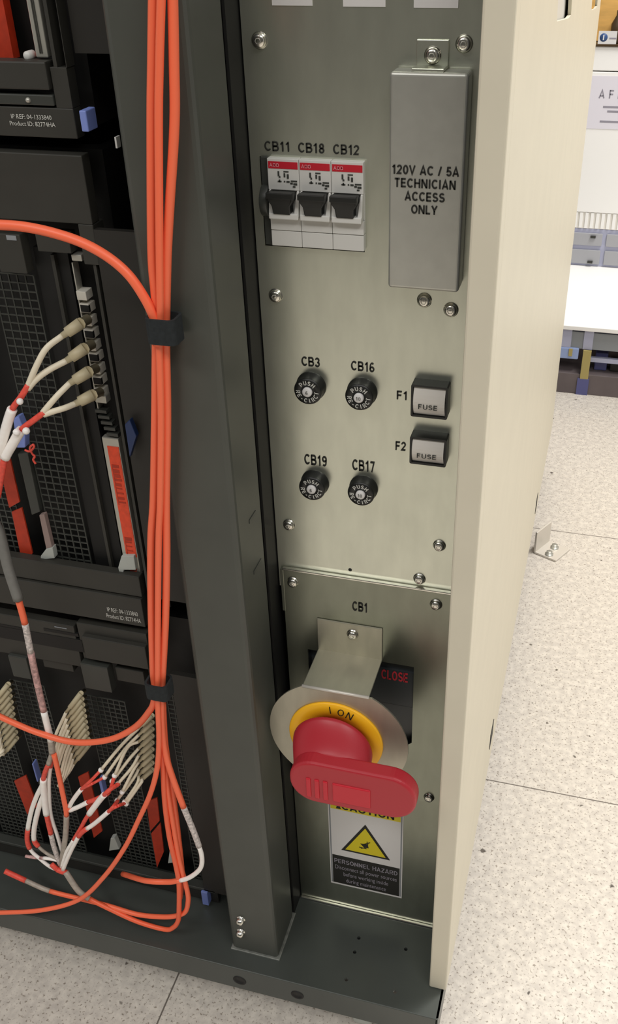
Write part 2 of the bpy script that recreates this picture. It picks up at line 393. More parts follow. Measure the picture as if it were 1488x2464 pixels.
# ------------------------------------------------------------------ rack frame
YP, YC, YS = 0.4813, 0.4206, 0.452
ZB, ZL = 0.064, 0.0352
YF = 0.4044
rack = thing('equipment_rack', (-0.25, YF, 0), 'dark grey steel rack body with square corner post and flat base tray', 'rack')
holes_px = [(864, 2257), (854, 2291), (977, 2284), (834, 2357), (951, 2387)]
hl = [circ(atz(x, y, ZB).x, atz(x, y, ZB).y, 0.0015, 14) for x, y in holes_px]
ft = plate('base_tray', rect(-0.75, -0.0484, YF+0.0012, 1.38), hl, (0, 0, ZB), (1, 0, 0), (0, 1, 0), 0.002, M['tray'], rack, 0.0)
MB().box(-0.75, -0.0484, YF+0.02, 1.38, ZB-0.004, ZB-0.003).build('tray_lining', M['black'], rack)
MB().box(-0.75, -0.0484, YF, YF+0.002, ZL, ZB).build('base_front_lip', M['tray'], rack, 0.0008)
MB().box(-0.0500, -0.0484, YF, 1.38, ZL, ZB).build('base_side_lip', M['tray'], rack)
for (x, y, r) in ((577, 2359, 0.0042), (716, 2394, 0.0040)):
    p = aty(x, y, YF)
    MB().lathe(p, (0, -1, 0), [(r*1.35, -0.0002), (r*1.35, 0.0003), (r*0.9, 0.0004), (r*0.9, 0.0002), (0, 0.0002)], 20).build('bolt_hole', M['black'], rack)
# caster under the front of the base
p = Vector((-0.112, 0.43, 0.0))
cs = MB().lathe((p.x-0.009, p.y, 0.0165), (1, 0, 0), [(0, 0), (0.013, 0), (0.0165, 0.003), (0.0165, 0.015), (0.013, 0.018), (0, 0.018)], 28).build('caster', M['latch'], rack)
MB().box(p.x-0.013, p.x-0.010, p.y-0.008, p.y+0.008, 0.014, ZL+0.002).box(p.x+0.010, p.x+0.013, p.y-0.008, p.y+0.008, 0.014, ZL+0.002).build('fork', M['black'], cs)
# post
XC0, XC1 = -0.2231, -0.1832
MB().box(XC0, XC1, YC, 0.4625, ZB, 1.25).build('corner_post', M['post'], rack, 0.0035, 3)
MB().box(XC0-0.001, XC1+0.0015, YC-0.0012, 0.464, ZB-0.001, ZB+0.0010).build('post_foot', mat('worn_edge_metal', (122, 124, 118), 0.4, 0.3, 0.35, 160), rack, 0.0005)
for (x, y) in ((580, 2213), (580, 2243)): screw(rack, x, y, YC, 0.0034, 'bolt', 1.2, False)
for (z, w) in ((atx(612, 1376, XC1).z, 0.02), (atx(606, 1246, XC1).z, 0.016)):
    MB().box(XC1-0.001, XC1+0.0004, 0.440, 0.440+w*0.7, z-0.0012, z+0.0012).build('embossed_tab', M['bezel'], rack)
# dark sheets stand in for shade inside the rack, behind chassis, gaps and panel
MB().box(-0.75, -0.0600, 0.60, 0.61, ZB, 1.25).build('shade_back', M['black'], rack)
MB().box(-0.1845, -0.1830, 0.4640, 0.60, ZB, 1.25).build('shade_sheet', M['black'], rack)
MB().box(-0.0618, -0.0602, 0.4700, 0.60, ZB, 1.25).build('shade_sheet', M['dark'], rack)
# stub panels of the frame seen in the gap left of the post
a = aty(190, 128, 0.458); b = aty(255, 128, 0.458)
MB().box(a.x-0.002, b.x+0.004, 0.458, 0.462, a.z, 1.2).build('gap_plate', M['dark2'], rack)
a = aty(250, 545, 0.458); MB().box(a.x-0.003, XC0+0.002, 0.452, 0.456, 0.40, a.z).build('gap_plate', M['dark2'], rack)
a = aty(430, 1610, 0.458); MB().box(a.x-0.004, XC0+0.002, 0.452, 0.456, 0.085, a.z).build('gap_plate', M['dark2'], rack)
pbox((275, 330), (283, 357), 0.440, 0.004).build('clip', M['white'], rack)

# ------------------------------------------------------------------ beige side cover
SX0, SX1, SY0, SY1 = -0.0599, -0.0463, 0.4285, 1.384
side = thing('rack_side_cover', (-0.053, 0.9, ZB), 'tall beige painted steel cover on the right flank of the rack', 'side cover')
sl = []
for q in ([(1341, 52), (1369, 44), (1375, 36), (1381, -60), (1347, -60)], [(1424, 25), (1434, 21), (1438, 14), (1443, -50), (1430, -50)]):
    sl.append([(atx(u, v, SX1).y, atx(u, v, SX1).z) for u, v in q])
MB().box(SX0, SX1, SY0, SY0+0.016, ZB+0.0004, 1.2).build('front_edge', M['beige'], side, 0.0012)
plate('outer_sheet', rect(SY0+0.015, SY1, ZB+0.0004, 1.2), sl, (SX1, 0, 0), (0, 1, 0), (0, 0, 1), 0.0025, M['beige'], side)
MB().box(SX0, SX0+0.0012, SY0+0.015, SY1, ZB+0.001, 1.2).build('inner_sheet', M['greyp'], side)
a = atx(1352, 30, SX1); MB().box(SX1-0.0060, SX1-0.0045, a.y, a.y+0.20, a.z-0.03, a.z+0.10).build('slot_light_plate', M['white'], side)  # white plate added close behind the slot to catch light
for (u0, v0, u1, v1) in ((1295, 1188, 1288, 1234), (1187, 1741, 1178, 1800)):
    a = atx(u0, v0, SX1); b = atx(u1, v1, SX1)
    MB().box(SX1-0.001, SX1+0.0005, b.y, b.y+0.022, max(b.z-0.002, ZB+0.002), a.z+0.004).build('notch_plate', M['black'], side)  # black plates mark the notches near the sheet's bottom edge

# ------------------------------------------------------------------ upper control plate
LX0, LX1 = -0.1822, -0.0612
Yp = YP
pl = thing('control_plate', (-0.12, YP, 0.42), 'upper zinc metal control plate carrying breakers, fuses and printed codes', 'control plate')
a = aty(625, 376, YP); b = aty(878, 607, YP)
vplate('sheet', rect(LX0, LX1, aty(880, 1440, YP).z, 1.2), [rect(a.x, b.x, b.z, a.z)], YP, 0.0012, M['zinc'], pl)
MB().box(a.x-0.002, b.x+0.002, YP+0.012, YP+0.014, b.z-0.002, a.z+0.002).build('opening_back', M['black'], pl)  # black sheet stands for the dark inside the breaker opening
for x, y in ((625, 97), (1118, 105), (664, 711), (1086, 745), (696, 1262), (1058, 1312), (1010, 1392)): screw(pl, x, y, YP)
MB().lathe(aty(843, 1371, YP), (0, -1, 0), [(0.0012, 0), (0.0012, 0.0002), (0, 0.0002)], 12).build('small_hole', M['black'], pl)
TX = YP-0.0004
for t, pa, pb in (('CB11', (637, 363), (695, 342)), ('CB18', (718, 367), (780, 346)), ('CB12', (802, 371), (864, 350)),
                  ('CB3', (726, 880), (769, 862)), ('CB16', (845, 891), (901, 874)), ('CB19', (733, 1117), (786, 1099)),
                  ('CB17', (848, 1131), (902, 1112)), ('F1', (955, 961), (979, 943)), ('F2', (952, 1083), (977, 1065))):
    text_at('printed_code', t, pa, pb, TX, M['ink'], pl, -0.01)

# white stickers along the top
for (x0, x1, y, w) in ((655, 752, 13, 'left'), (826, 928, 16, 'middle'), (996, 1103, 18.5, 'right')):
    a = aty(x0, y, TX); b = aty(x1, y, TX)
    o = MB().box(a.x, b.x, YP-0.0004, YP, a.z, a.z+0.018).build('sticker', M['label'])
    props(o, {'left': 'plain white sticker at the top of the plate beside the dark post', 'middle': 'plain white sticker at the top of the plate, between two others', 'right': 'plain white sticker at the top of the plate beside the beige cover'}[w], 'sticker', 'white stickers at the top of the control plate')

# ------------------------------------------------------------------ miniature breakers
Y1 = YP-0.004
B0 = aty(642, 386, Y1).x; B1 = aty(875, 392, Y1).x; BW = (B1-B0)/3
ztop = aty(760, 386, Y1).z; zbot = aty(760, 598, Y1).z
zband0, zband1 = aty(760, 410, Y1).z, aty(760, 393, Y1).z
zt0, zt1 = aty(760, 527, Y1).z, aty(760, 462, Y1).z
for i, code in enumerate(('CB11', 'CB18', 'CB12')):
    x0 = B0+i*BW+0.0001; x1 = B0+(i+1)*BW-0.0001; w = x1-x0
    t = thing('circuit_breaker', ((x0+x1)/2, Y1, zbot), ('white miniature circuit breaker under the code CB11, next to the dark gap strip', 'white miniature circuit breaker under the code CB18, between two others', 'white miniature circuit breaker under the code CB12')[i], 'circuit breaker', 'row of miniature circuit breakers')
    MB().box(x0, x1, Y1, Y1+0.018, zt1, ztop).box(x0, x1, Y1+0.002, Y1+0.018, zt0, zt1).box(x0, x1, Y1, Y1+0.018, zbot+0.0085, zt0).box(x0, x1, Y1+0.0003, Y1+0.018, zbot, zbot+0.0082).build('body', M['white'], t, 0.0003)
    bd = MB().box(x0+0.0006, x1-0.0004, Y1-0.0002, Y1+0.0005, zband0, zband1).build('red_band', M['red'], t)
    text_fit('lettering', ['ABB'], x0+0.0014, x0+0.0064, zband0+0.0009, zband1-0.0008, Y1-0.0004, M['pink'], bd, -0.04)
    pm = MB(); h = zband0-zt1; random.seed(3)
    for (u, v, du, dv) in ((.33, .12, .05, .22), (.36, .34, .05, .08), (.52, .10, .16, .05), (.52, .20, .05, .18), (.62, .24, .06, .2), (.32, .56, .12, .05), (.36, .50, .04, .12), (.52, .55, .04, .06), (.60, .55, .10, .07), (.74, .52, .2, .06), (.72, .62, .08, .07), (.82, .64, .12, .09), (.80, .78, .08, .06)):
        pm.box(x0+u*w, x0+(u+du)*w, Y1-0.0003, Y1, zband0-(v+dv)*h, zband0-v*h)
    pm.build('print_mark', M['bezel'], t)
    cr = MB()
    for s in (0, 1):
        xa = x0+0.0002 if s == 0 else x1-0.0030
        cr.prism([(xa, Y1-0.0030, zt0+0.001), (xa+0.0028, Y1-0.0030, zt0+0.001), (xa+(0.0012 if s == 0 else 0.0028), Y1-0.0005, zt1), (xa+(0 if s == 0 else 0.0016), Y1-0.0005, zt1)], (0, 0.006, 0))
    cr.box(x0+0.0004, x1-0.0004, Y1-0.0034, Y1+0.001, zt0-0.0004, zt0+0.0028).build('toggle_guard', M['white'], t, 0.0005)
    tg = MB(); xc = (x0+x1)/2-0.0006; zm = zt1-0.0055
    tg.prism([(xc-0.0070, Y1-0.0062, zt1-0.0002), (xc+0.0070, Y1-0.0062, zt1-0.0002), (xc+0.0066, Y1-0.0058, zt1-0.0042), (xc+0.0050, Y1-0.0052, zm-0.0012),
              (xc+0.0045, Y1-0.0040, zt0+0.0024), (xc-0.0045, Y1-0.0040, zt0+0.0024), (xc-0.0050, Y1-0.0052, zm-0.0012), (xc-0.0066, Y1-0.0058, zt1-0.0042)], (0, 0.0065, 0))
    tg.box(xc-0.0071, xc+0.0071, Y1-0.0072, Y1-0.0035, zt1-0.0028, zt1+0.0002)
    tg.build('toggle', M['blackp'], t, 0.0004)
# black strip stands in for the dark gap left of the breakers
a = aty(626, 380, Y1+0.002)
f = MB().box(B0-0.0042, B0-0.0002, Y1+0.002, Y1+0.012, zbot-0.0004, ztop).lathe((B0-0.0042, Y1+0.004, (zt0+zt1)/2+0.0005), (1, 0, 0), [(0, 0), (0.0085, 0), (0.0085, 0.004), (0, 0.004)], 24).build('dark_gap_strip', M['bezel'], None, 0.0004)
props(f, 'narrow black strip with a rounded bulge, standing for the dark gap left of the breakers', 'dark gap strip')

# ------------------------------------------------------------------ access cover
YV = 0.4675
c0 = aty(937, 173, YV); c1 = aty(1103, 706, YV)
cx0, cx1, cz0, cz1 = c0.x, c1.x, c1.z, c0.z
ac = thing('access_cover', ((cx0+cx1)/2, YP, cz0), 'satin steel box cover printed 120V AC / 5A TECHNICIAN ACCESS ONLY', 'access cover')
MB().box(cx0, cx1, YV, YP-0.0004, cz0, cz1).build('shell', M['cover'], ac, 0.0018, 4)
a = aty(1003, 130, YP-0.001); b = aty(1080, 130, YP-0.001)
MB().box(a.x, b.x, YP-0.0014, YP-0.0002, cz1-0.002, cz1+0.012).box(a.x, b.x, YV+0.002, YP-0.0005, cz1, cz1+0.0014).build('mounting_tab', M['zinc'], ac, 0.0003)
screw(ac, 1042, 133, YP-0.0014)
screw(ac, 1022, 722, YP)
b1 = aty(946, 398, YV); b2 = aty(1106, 514, YV)
text_fit('lettering', ['120V AC / 5A', 'TECHNICIAN', 'ACCESS', 'ONLY'], aty(944, 420, YV).x, aty(1105, 430, YV).x, aty(1020, 515, YV).z, aty(1020, 399, YV).z, YV-0.0003, M['ink'], ac, 0.03, 0.45)

# ------------------------------------------------------------------ push-button breakers
for (fx, fy, code, num, lab) in ((740, 943, 'CB3', '6', 'under the code CB3'), (864, 957, 'CB16', '10', 'under the code CB16'),
                                 (750, 1177, 'CB19', '6', 'under the code CB19'), (868, 1190, 'CB17', '10', 'under the code CB17')):
    L = 0.0082; c = aty(fx, fy, YP-L); r = 0.0078
    t = thing('push_button_breaker', (c.x, YP, c.z), 'round black push button with white centre, '+lab, 'push button', 'round push button breakers')
    MB().lathe((c.x, YP, c.z), (0, -1, 0), [(r*1.14, -0.0002), (r*1.14, 0.0012), (r*1.08, 0.0016), (r*1.06, L-0.0010), (r, L), (r*0.42, L), (r*0.40, L-0.001), (0, L-0.001)], 36).build('barrel', M['blackp'], t)
    k = MB().lathe((c.x, YP, c.z), (0, -1, 0), [(r*0.37, L-0.0012), (r*0.37, L+0.0010), (r*0.30, L+0.0014), (0, L+0.0014)], 24).build('button', M['label'], t)
    text_fit('rating_number', [num], c.x-0.0007*len(num), c.x+0.0007*len(num), c.z-0.0011, c.z+0.0011, YP-L-0.0016, M['greyj'], k, 0.02)
    text_arc('lettering', 'PUSH', c.x, c.z, YP-L-0.0002, r*0.54, r*0.33, 90, 27, M['whiteink'], t)
    text_arc('lettering', "RE-CIRCT", c.x, c.z, YP-L-0.0002, r*0.54, r*0.33, 270, 24.5, M['whiteink'], t, True)

# ------------------------------------------------------------------ fuse holders
for (ul, lr, code) in (((990, 925), (1076, 1011), 'F1'), ((987, 1050), (1073, 1121), 'F2')):
    D = 0.0085; a = aty(*ul, YP-D); b = aty(*lr, YP-D)
    if code == 'F2': b = Vector((b.x, b.y, a.z-0.0178))
    t = thing('fuse_holder', ((a.x+b.x)/2, YP, b.z), 'square black fuse holder with pale grey FUSE cap beside the code '+code, 'fuse holder', 'square fuse holders')
    fr = 0.0012
    vplate('bezel', rrect(a.x, b.x, b.z, a.z, 0.001), [rect(a.x+fr, b.x-fr, b.z+fr, a.z-fr)], YP-D, D, M['blackp'], t)
    cp = MB(); n = 9; vs = []; fs = []
    for i in range(n):
        u = i/(n-1); z = b.z+fr+0.0003+(a.z-b.z-2*fr-0.0006)*u; y = YP-D+0.0014-0.0026*math.sin(math.pi*u)
        vs += [(a.x+fr+0.0003, y, z), (b.x-fr-0.0003, y, z), (b.x-fr-0.0003, YP-0.001, z), (a.x+fr+0.0003, YP-0.001, z)]
    for i in range(n-1):
        for k in range(4): fs.append((i*4+k, i*4+(k+1) % 4, i*4+4+(k+1) % 4, i*4+4+k))
    fs += [(0, 3, 2, 1), tuple(range(4*n-4, 4*n))]
    cp.add(vs, fs).build('fuse_cap', mat('fuse_cap_plastic_'+code, (222, 217, 209), 0.35), t)
    zc = b.z+(a.z-b.z)*0.36
    text_fit('lettering', ['FUSE'], a.x+0.0045, b.x-0.0055, zc-0.0013, zc+0.0017, YP-D-0.0014, M['bezel'], t, 0.0)

# ------------------------------------------------------------------ lower plates
Y2 = 0.4785
lp = thing('switch_plate', (-0.12, Y2, 0.19), 'lower zinc plate printed CB1 with a dark cutout behind the red switch', 'switch plate')
zt = aty(684, 1370, Y2).z; zb2 = aty(1045, 1934, Y2).z
a = aty(741, 1562, Y2); b = aty(991, 1797, Y2)
cut = [(a.x, b.z), (b.x-0.0045, b.z), (b.x, b.z+0.004), (b.x, a.z), (a.x, a.z)]
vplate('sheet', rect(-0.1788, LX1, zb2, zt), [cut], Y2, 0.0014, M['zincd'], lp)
MB().box(-0.1788, LX1, Y2-0.0004, Y2+0.0025, zt-0.0006, zt+0.0010).build('top_fold', M['chrome'], lp, 0.0004)
e = aty(681, 1372, Y2); e2 = aty(690, 1470, Y2)
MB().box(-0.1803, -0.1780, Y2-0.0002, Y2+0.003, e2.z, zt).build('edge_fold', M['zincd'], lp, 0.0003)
for x, y in ((705, 1400), (1050, 1454), (1033, 1918)): screw(lp, x, y, Y2)
text_at('printed_code', 'CB1', (848, 1469), (883, 1453), Y2-0.0004, M['ink'], lp, 0.0)
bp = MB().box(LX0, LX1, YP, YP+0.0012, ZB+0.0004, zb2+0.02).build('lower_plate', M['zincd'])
bp['label'] = 'plain zinc plate behind the caution label, standing on the base tray'; bp['category'] = 'plate'
MB().box(LX0, LX1, YP-0.0022, YP, ZB+0.0004, ZB+0.0016).build('bottom_lip', M['chrome'], bp, 0.0004)
# main breaker behind the cutout
mb = thing('main_breaker', ((a.x+b.x)/2, 0.50, b.z), 'dark grey moulded main breaker seen through the cutout behind the red switch', 'main breaker')
MB().box(a.x-0.002, b.x+0.002, Y2+0.0060, 0.53, b.z-0.004, a.z+0.002).build('case', M['breaker'], mb, 0.001)
MB().box(a.x+0.0005, b.x-0.0005, Y2+0.0045, Y2+0.007, b.z+0.034, a.z-0.010).build('raised_face', M['breaker'], mb, 0.0006)
q0 = aty(918, 1634, Y2+0.004); q1 = aty(982, 1620, Y2+0.004)
text_fit('lettering', ['CLOSE'], q0.x, q1.x, aty(950, 1638, Y2+0.004).z, aty(950, 1616, Y2+0.004).z, Y2+0.0042, M['redink'], mb, 0.03, 0.2)

# ------------------------------------------------------------------ disconnect switch
YD = 0.4405
dc = Vector((-0.1325, YD, 0.313)); RD = 0.0485
sw = thing('disconnect_switch', (dc.x, YD, dc.z), 'red rotary disconnect switch with yellow I ON ring on a steel bracket disc', 'disconnect switch')
bx0, bx1, bz = -0.1560, -0.1106, 0.3552
zf = aty(852, 1500, Y2).z
br = MB().box(bx0, bx1, Y2-0.0013, Y2-0.0001, bz, zf).box(bx0, bx1, YD, Y2-0.0001, bz-0.0006, bz+0.0006).build('bracket_arm', M['guard'], sw, 0.0005)
screw(sw, 849, 1526, Y2-0.0013)
hz = math.sqrt(RD**2-0.0227**2)
pts = [(dc.x+RD*math.cos(a), dc.z+RD*math.sin(a)) for a in [math.radians(118.0+k*(304.0/60)) for k in range(61)]]
pts = [(bx1, bz)]+[(bx0, bz)]+[p for p in pts if p[1] < bz+0.0001 or True]
pts = [(bx0, bz)]+[(dc.x+RD*math.cos(a), dc.z+RD*math.sin(a)) for a in [math.radians(119.5+k*(301.0/60)) for k in range(61)]]+[(bx1, bz)]
vplate('guard_disc', pts, [], YD-0.0003, 0.0012, M['guard'], sw)
MB().tube([(bx0, YD-0.0001, bz+0.0003), (bx1, YD-0.0001, bz+0.0003)], 0.0011, 14).build('bracket_fold', M['zincb'], sw)
rg = Vector((-0.1338, 0, 0.3128))
MB().lathe((rg.x, YD, rg.z), (0, -1, 0), [(0.020, 0), (0.0328, 0.0), (0.0328, 0.0016), (0.0322, 0.0022), (0.0190, 0.0022), (0.0190, 0.001)], 56).build('indicator_ring', M['yellow'], sw)
YR = YD-0.0025
text_arc('lettering', 'I', rg.x, rg.z, YR, 0.0244, 0.0062, 96, 10, M['ink'], sw, False, -0.07)
text_arc('lettering', 'ON', rg.x, rg.z, YR, 0.0240, 0.0064, 74, 13, M['ink'], sw, False, -0.07)
HB0, HB1 = 0.0084, 0.0235
GY1, GY0 = YD-HB1+0.001, YD-HB1-0.0105
gx0, gx1 = aty(697, 1885, GY0).x, aty(1003, 1885, GY0).x
gz0, gz1 = aty(850, 1951, GY0).z, aty(850, 1822, GY1).z
gm = (gz0+gz1)/2
hv = []; hf = []; NH = 56; NR = 9
def hub_ring(rx, rz, cx, cz, y): return [(cx+rx*math.cos(2*math.pi*k/NH), y, cz+rz*math.sin(2*math.pi*k/NH)) for k in range(NH)]
rings = [hub_ring(0.017, 0.017, rg.x, rg.z, YD-0.001), hub_ring(0.017, 0.017, rg.x, rg.z, YD-HB0), hub_ring(0.0268, 0.0268, rg.x, rg.z, YD-HB0), hub_ring(0.0276, 0.0276, rg.x, rg.z, YD-HB0-0.0008)]
for k in range(1, NR+1):
    u = k/NR; w = u*u*(3-2*u)*0.5+u*0.5
    rings.append(hub_ring(0.0276+(0.0262-0.0276)*w, 0.0276+((gz1-gz0)/2-0.0006-0.0276)*w, rg.x+(gx0+0.0265-rg.x)*w, rg.z+(gm-rg.z)*w, YD-HB0-0.0008-(HB1-HB0+0.002)*u))
for r_ in rings: hv += r_
for a_ in range(len(rings)-1):
    for k in range(NH): hf.append((a_*NH+k, (a_+1)*NH+k, (a_+1)*NH+(k+1) % NH, a_*NH+(k+1) % NH))
hf.append(tuple(range((len(rings)-1)*NH, len(rings)*NH)))
MB().add(hv, hf, True).build('hub', M['knob'], sw)
# lever handle: a rounded bar set across the hub
hd = vplate('lever', rrect(gx0, gx1, gz0, gz1, (gz1-gz0)*0.47, 10), [], GY0, GY1-GY0, M['knob'], sw, 0.0024)
a = aty(800, 1886, GY0); b = aty(892, 1932, GY0)
MB().box(a.x, b.x, GY0-0.0009, GY0+0.002, gz0+0.0060, gm+0.0042).build('lock_tab', M['knob2'], sw, 0.0008)
for k in range(3):
    xk_ = aty(738+k*20, 1900, GY0).x
    MB().box(xk_, xk_+0.0032, GY0-0.0009, GY0+0.001, gz0+0.0056, gm+0.0042).build('grip_rib', M['knob2'], sw, 0.0006)

# ------------------------------------------------------------------ caution sign
YQ = YP-0.0003
sA = aty(797, 2124, YQ); sB = aty(967, 2161, YQ)
sx0, sx1, sz0 = sA.x, sB.x, (sA.z+sB.z)/2
sz1 = aty(972, 1958, YQ).z+0.0005
sg = thing('caution_label', ((sx0+sx1)/2, YQ, sz0), 'yellow, white and black CAUTION label with a warning triangle', 'warning label')
MB().box(sx0, sx1, YQ, YP+0.0001, sz0, sz1).build('backing', M['label'], sg)
for xe in (sx0+0.0008, sx1-0.0019): MB().box(xe, xe+0.0011, YQ-0.0001, YQ, sz0+0.0022, sz1-0.0012).build('border_line', M['greyp'], sg)
ix0, ix1 = sx0+0.0022, sx1-0.0022; hh = sz1-sz0
zb_top = sz0+hh*0.36; zy = sz1-hh*0.105
MB().box(ix0, ix1, YQ-0.0002, YQ, sz0+0.0022, zb_top).build('black_field', M['ink'], sg)
MB().box(ix0, ix1, YQ-0.0002, YQ, zy, sz1-0.0012).build('yellow_field', M['signy'], sg)
text_fit('lettering', ['CAUTION'], ix0+0.009, ix1-0.005, zy+0.0014, sz1-0.0022, YQ-0.0004, M['ink'], sg, 0.02)
ap = aty(878, 1984, YQ); tl = aty(822, 2044, YQ); tr = aty(939, 2070, YQ); zl = (tl.z+tr.z)/2
MB().prism([(ix0+0.0045, YQ-0.0004, zy+0.0012), (ix0+0.0085, YQ-0.0004, zy+0.0012), (ix0+0.0065, YQ-0.0004, sz1-0.0024)], (0, 0.0002, 0)).build('alert_mark', M['ink'], sg)
tri = MB().prism([(tl.x, YQ-0.0003, zl), (tr.x, YQ-0.0003, zl), ((tl.x+tr.x)/2, YQ-0.0003, ap.z)], (0, 0.0002, 0)).build('triangle', M['ink'], sg)
txm = (tl.x+tr.x)/2; s_ = 0.83; zc = zl+(ap.z-zl)*0.335
def tp(x, z): return (txm+(x-txm)*s_, YQ-0.0005, zc+(z-zc)*s_)
MB().prism([tp(tl.x, zl), tp(tr.x, zl), tp(txm, ap.z)], (0, 0.0001, 0)).build('yellow_fill', M['signy'], tri)
sym = MB(); q = Vector((txm, YQ-0.0007, zc))
sym.prism([q+Vector((-.0042, 0, .0012)), q+Vector((-.001, 0, -.0028)), q+Vector((.0028, 0, -.0026)), q+Vector((.0022, 0, .0005)), q+Vector((.0026, 0, .0030)), q+Vector((.0012, 0, .0018))], (0, 0.0001, 0))
for (x0, z0, x1, z1) in ((-.0015, .001, .004, .0048), (-.005, -.0034, .001, -.0038), (0, -.003, -.0035, -.0045), (.0015, .003, .0015, .0052)):
    sym.tube([q+Vector((x0, 0, z0)), q+Vector((x1, 0, z1))], 0.0003, 6)
sym.build('hazard_symbol', M['ink'], tri)
text_fit('lettering', ['PERSONNEL HAZARD', 'Disconnect all power sources', 'before working inside', 'during maintenance'], ix0+0.0016, ix1-0.0016, sz0+0.0055, zb_top-0.0040, YQ-0.0004, M['faint'], sg, 0.0, 0.5)

# ------------------------------------------------------------------ server chassis (left)
XL = -0.62
YCARD = YS+0.010
def mesh_strip(name, top, bot, w0, w1, Y, parent, pitch=0.0050, bar=0.0008):
    """square-hole grille, upright, between two pixel points"""
    a0 = aty(top[0]-w0/2, top[1], Y); a1 = aty(top[0]+w0/2, top[1], Y); b0 = aty(bot[0], bot[1], Y)
    x0, x1, z0, z1 = a0.x, a1.x, b0.z, a0.z; b = MB()
    nx = max(2, round((x1-x0)/pitch)); nz = max(2, round((z1-z0)/pitch))
    for i in range(nx+1): x = x0+(x1-x0)*i/nx; b.box(x-bar/2, x+bar/2, Y, Y+0.001, z0, z1)
    for k in range(nz+1): z = z0+(z1-z0)*k/nz; b.box(x0, x1, Y+0.0001, Y+0.0009, z-bar/2, z+bar/2)
    return b.build(name, M['bezel'], parent)
def chassis(label, xr, z0, z1, back=0.10):
    t = thing('server_chassis', ((XL+xr)/2, YS, z0), label, 'server chassis', 'server chassis stacked in the rack')
    MB().box(XL, xr, YCARD+0.012, YS+back, z0+0.002, z1-0.002).build('case', M['black'], t)
    return t
# ---- upper chassis
xa = aty(187, 333, YS).x; za0 = aty(100, 331, YS).z
A = chassis('upper server chassis at the picture top, dark with a silver lever and orange label', xa, za0, 1.0)
def fbox(par, name, ul, lr, m, Y=YS, th=0.012, bev=0.0006): return pbox(ul, lr, Y, th).build(name, m, par, bev)
za1 = aty(60, 257, YS).z
MB().box(XL, xa, YS, YS+0.008, za0, za1).build('lower_bezel', M['dark'], A, 0.0006)
zr0 = aty(60, 252, YS).z; zr1 = aty(60, 226, YS).z; xrb = aty(131, 240, YS).x
bar = MB().box(XL, xrb, YS-0.001, YS+0.008, zr0, zr1).build('latch_bar', M['bezel'], A, 0.0006)
MB().ball(aty(68, 241, YS-0.001), 0.0014).build('rivet', M['silver'], bar)
zk0 = aty(60, 214, YS).z; zk1 = aty(60, 146, YS).z; xk = aty(118, 180, YS).x
MB().box(XL, xk, YS-0.002, YS+0.008, zk0, zk1).build('module_cover', M['dark'], A, 0.0008)
xf0 = aty(133, 240, YS).x
MB().box(xf0, xa, YS, YS+0.008, za1, aty(130, 162, YS).z).box(aty(151, 100, YS).x, xa, YS, YS+0.008, aty(150, 163, YS).z, 1.0).box(aty(122, 120, YS).x, aty(131, 120, YS).x, YS, YS+0.008, aty(150, 163, YS).z, 1.0).build('side_bezel', M['dark'], A, 0.0006)
text_fit('lettering', ['IP REF: 04-1333840', 'Product ID: 82774HA'], aty(22, 283, YS).x, aty(131, 285, YS).x, aty(75, 303, YS).z, aty(75, 275, YS).z, YS-0.0003, M['whiteink'], A, 0.0, 0.5)
MB().box(aty(33, 141, YCARD).x-0.030, aty(33, 141, YCARD).x, YCARD, YCARD+0.006, aty(20, 141, YCARD).z, 0.98).build('orange_card_label', M['rlabel'], A)
x0 = aty(87, 138, YCARD-0.006).x; x1 = aty(116, 138, YCARD-0.006).x; z0 = aty(100, 139, YCARD-0.006).z
lv = MB().box(x0, x1, YCARD-0.006, YCARD+0.004, z0, 0.98).build('silver_lever', M['silver'], A, 0.0006)
MB().box(x0+0.0025, x0+0.0031, YCARD-0.0064, YCARD-0.006, z0+0.002, 0.975).box(x1-0.0031, x1-0.0025, YCARD-0.0064, YCARD-0.006, z0+0.002, 0.975).build('groove', M['dark'], lv)
MB().box(x0-0.0022, x0-0.0012, YCARD-0.002, YCARD+0.004, z0, 0.98).build('orange_edge', M['olabel'], A)
MB().lathe(aty(68, 134, YCARD-0.004), (0, -1, 0), [(0.0022, -0.004), (0.0022, 0.001), (0.0014, 0.002), (0, 0.002)], 16).build('white_knob', M['white'], A)
fbox(A, 'blue_tab', (189, 266), (214, 318), M['blue'], 0.444, 0.010)
for k in range(3):
    xq = aty(33, 141, YCARD).x-0.045-k*0.065
    MB().box(xq-0.05, xq, YCARD+0.002, YCARD+0.008, aty(20, 141, YCARD).z, 0.98).build('blank_card', M['bezel'], A, 0.0006)
# ---- middle chassis
xm = aty(200, 400, YS).x; zm1 = aty(100, 370, YS).z; zm0 = aty(170, 1478, YS).z
B = chassis('middle server chassis with black mesh grilles and four white fibre plugs', xm, zm0, zm1)
zq = aty(100, 533, YS).z; xq = aty(186, 536, YS).x
MB().box(XL, xm, YS, YS+0.008, zq, zm1).build('top_bezel', M['dark'], B, 0.0006)
zu = aty(190, 560, YS).z
MB().box(xq, xm, YS, YS+0.012, aty(250, 640, YS).z, zq).build('side_bezel', M['dark'], B, 0.0006)
fbox(B, 'card_latch', (-20, 560), (66, 660), M['dark'], YS+0.002, 0.008)
fbox(B, 'latch_mark', (14, 566), (40, 579), M['greyp'], YS+0.0017, 0.002, 0)
fbox(B, 'card_latch', (82, 556), (172, 611), M['dark'], YS+0.002, 0.008)
zbt = aty(40, 1345, YS).z; zbt2 = aty(320, 1395, YS).z; zbz = (zbt+zbt2)/2
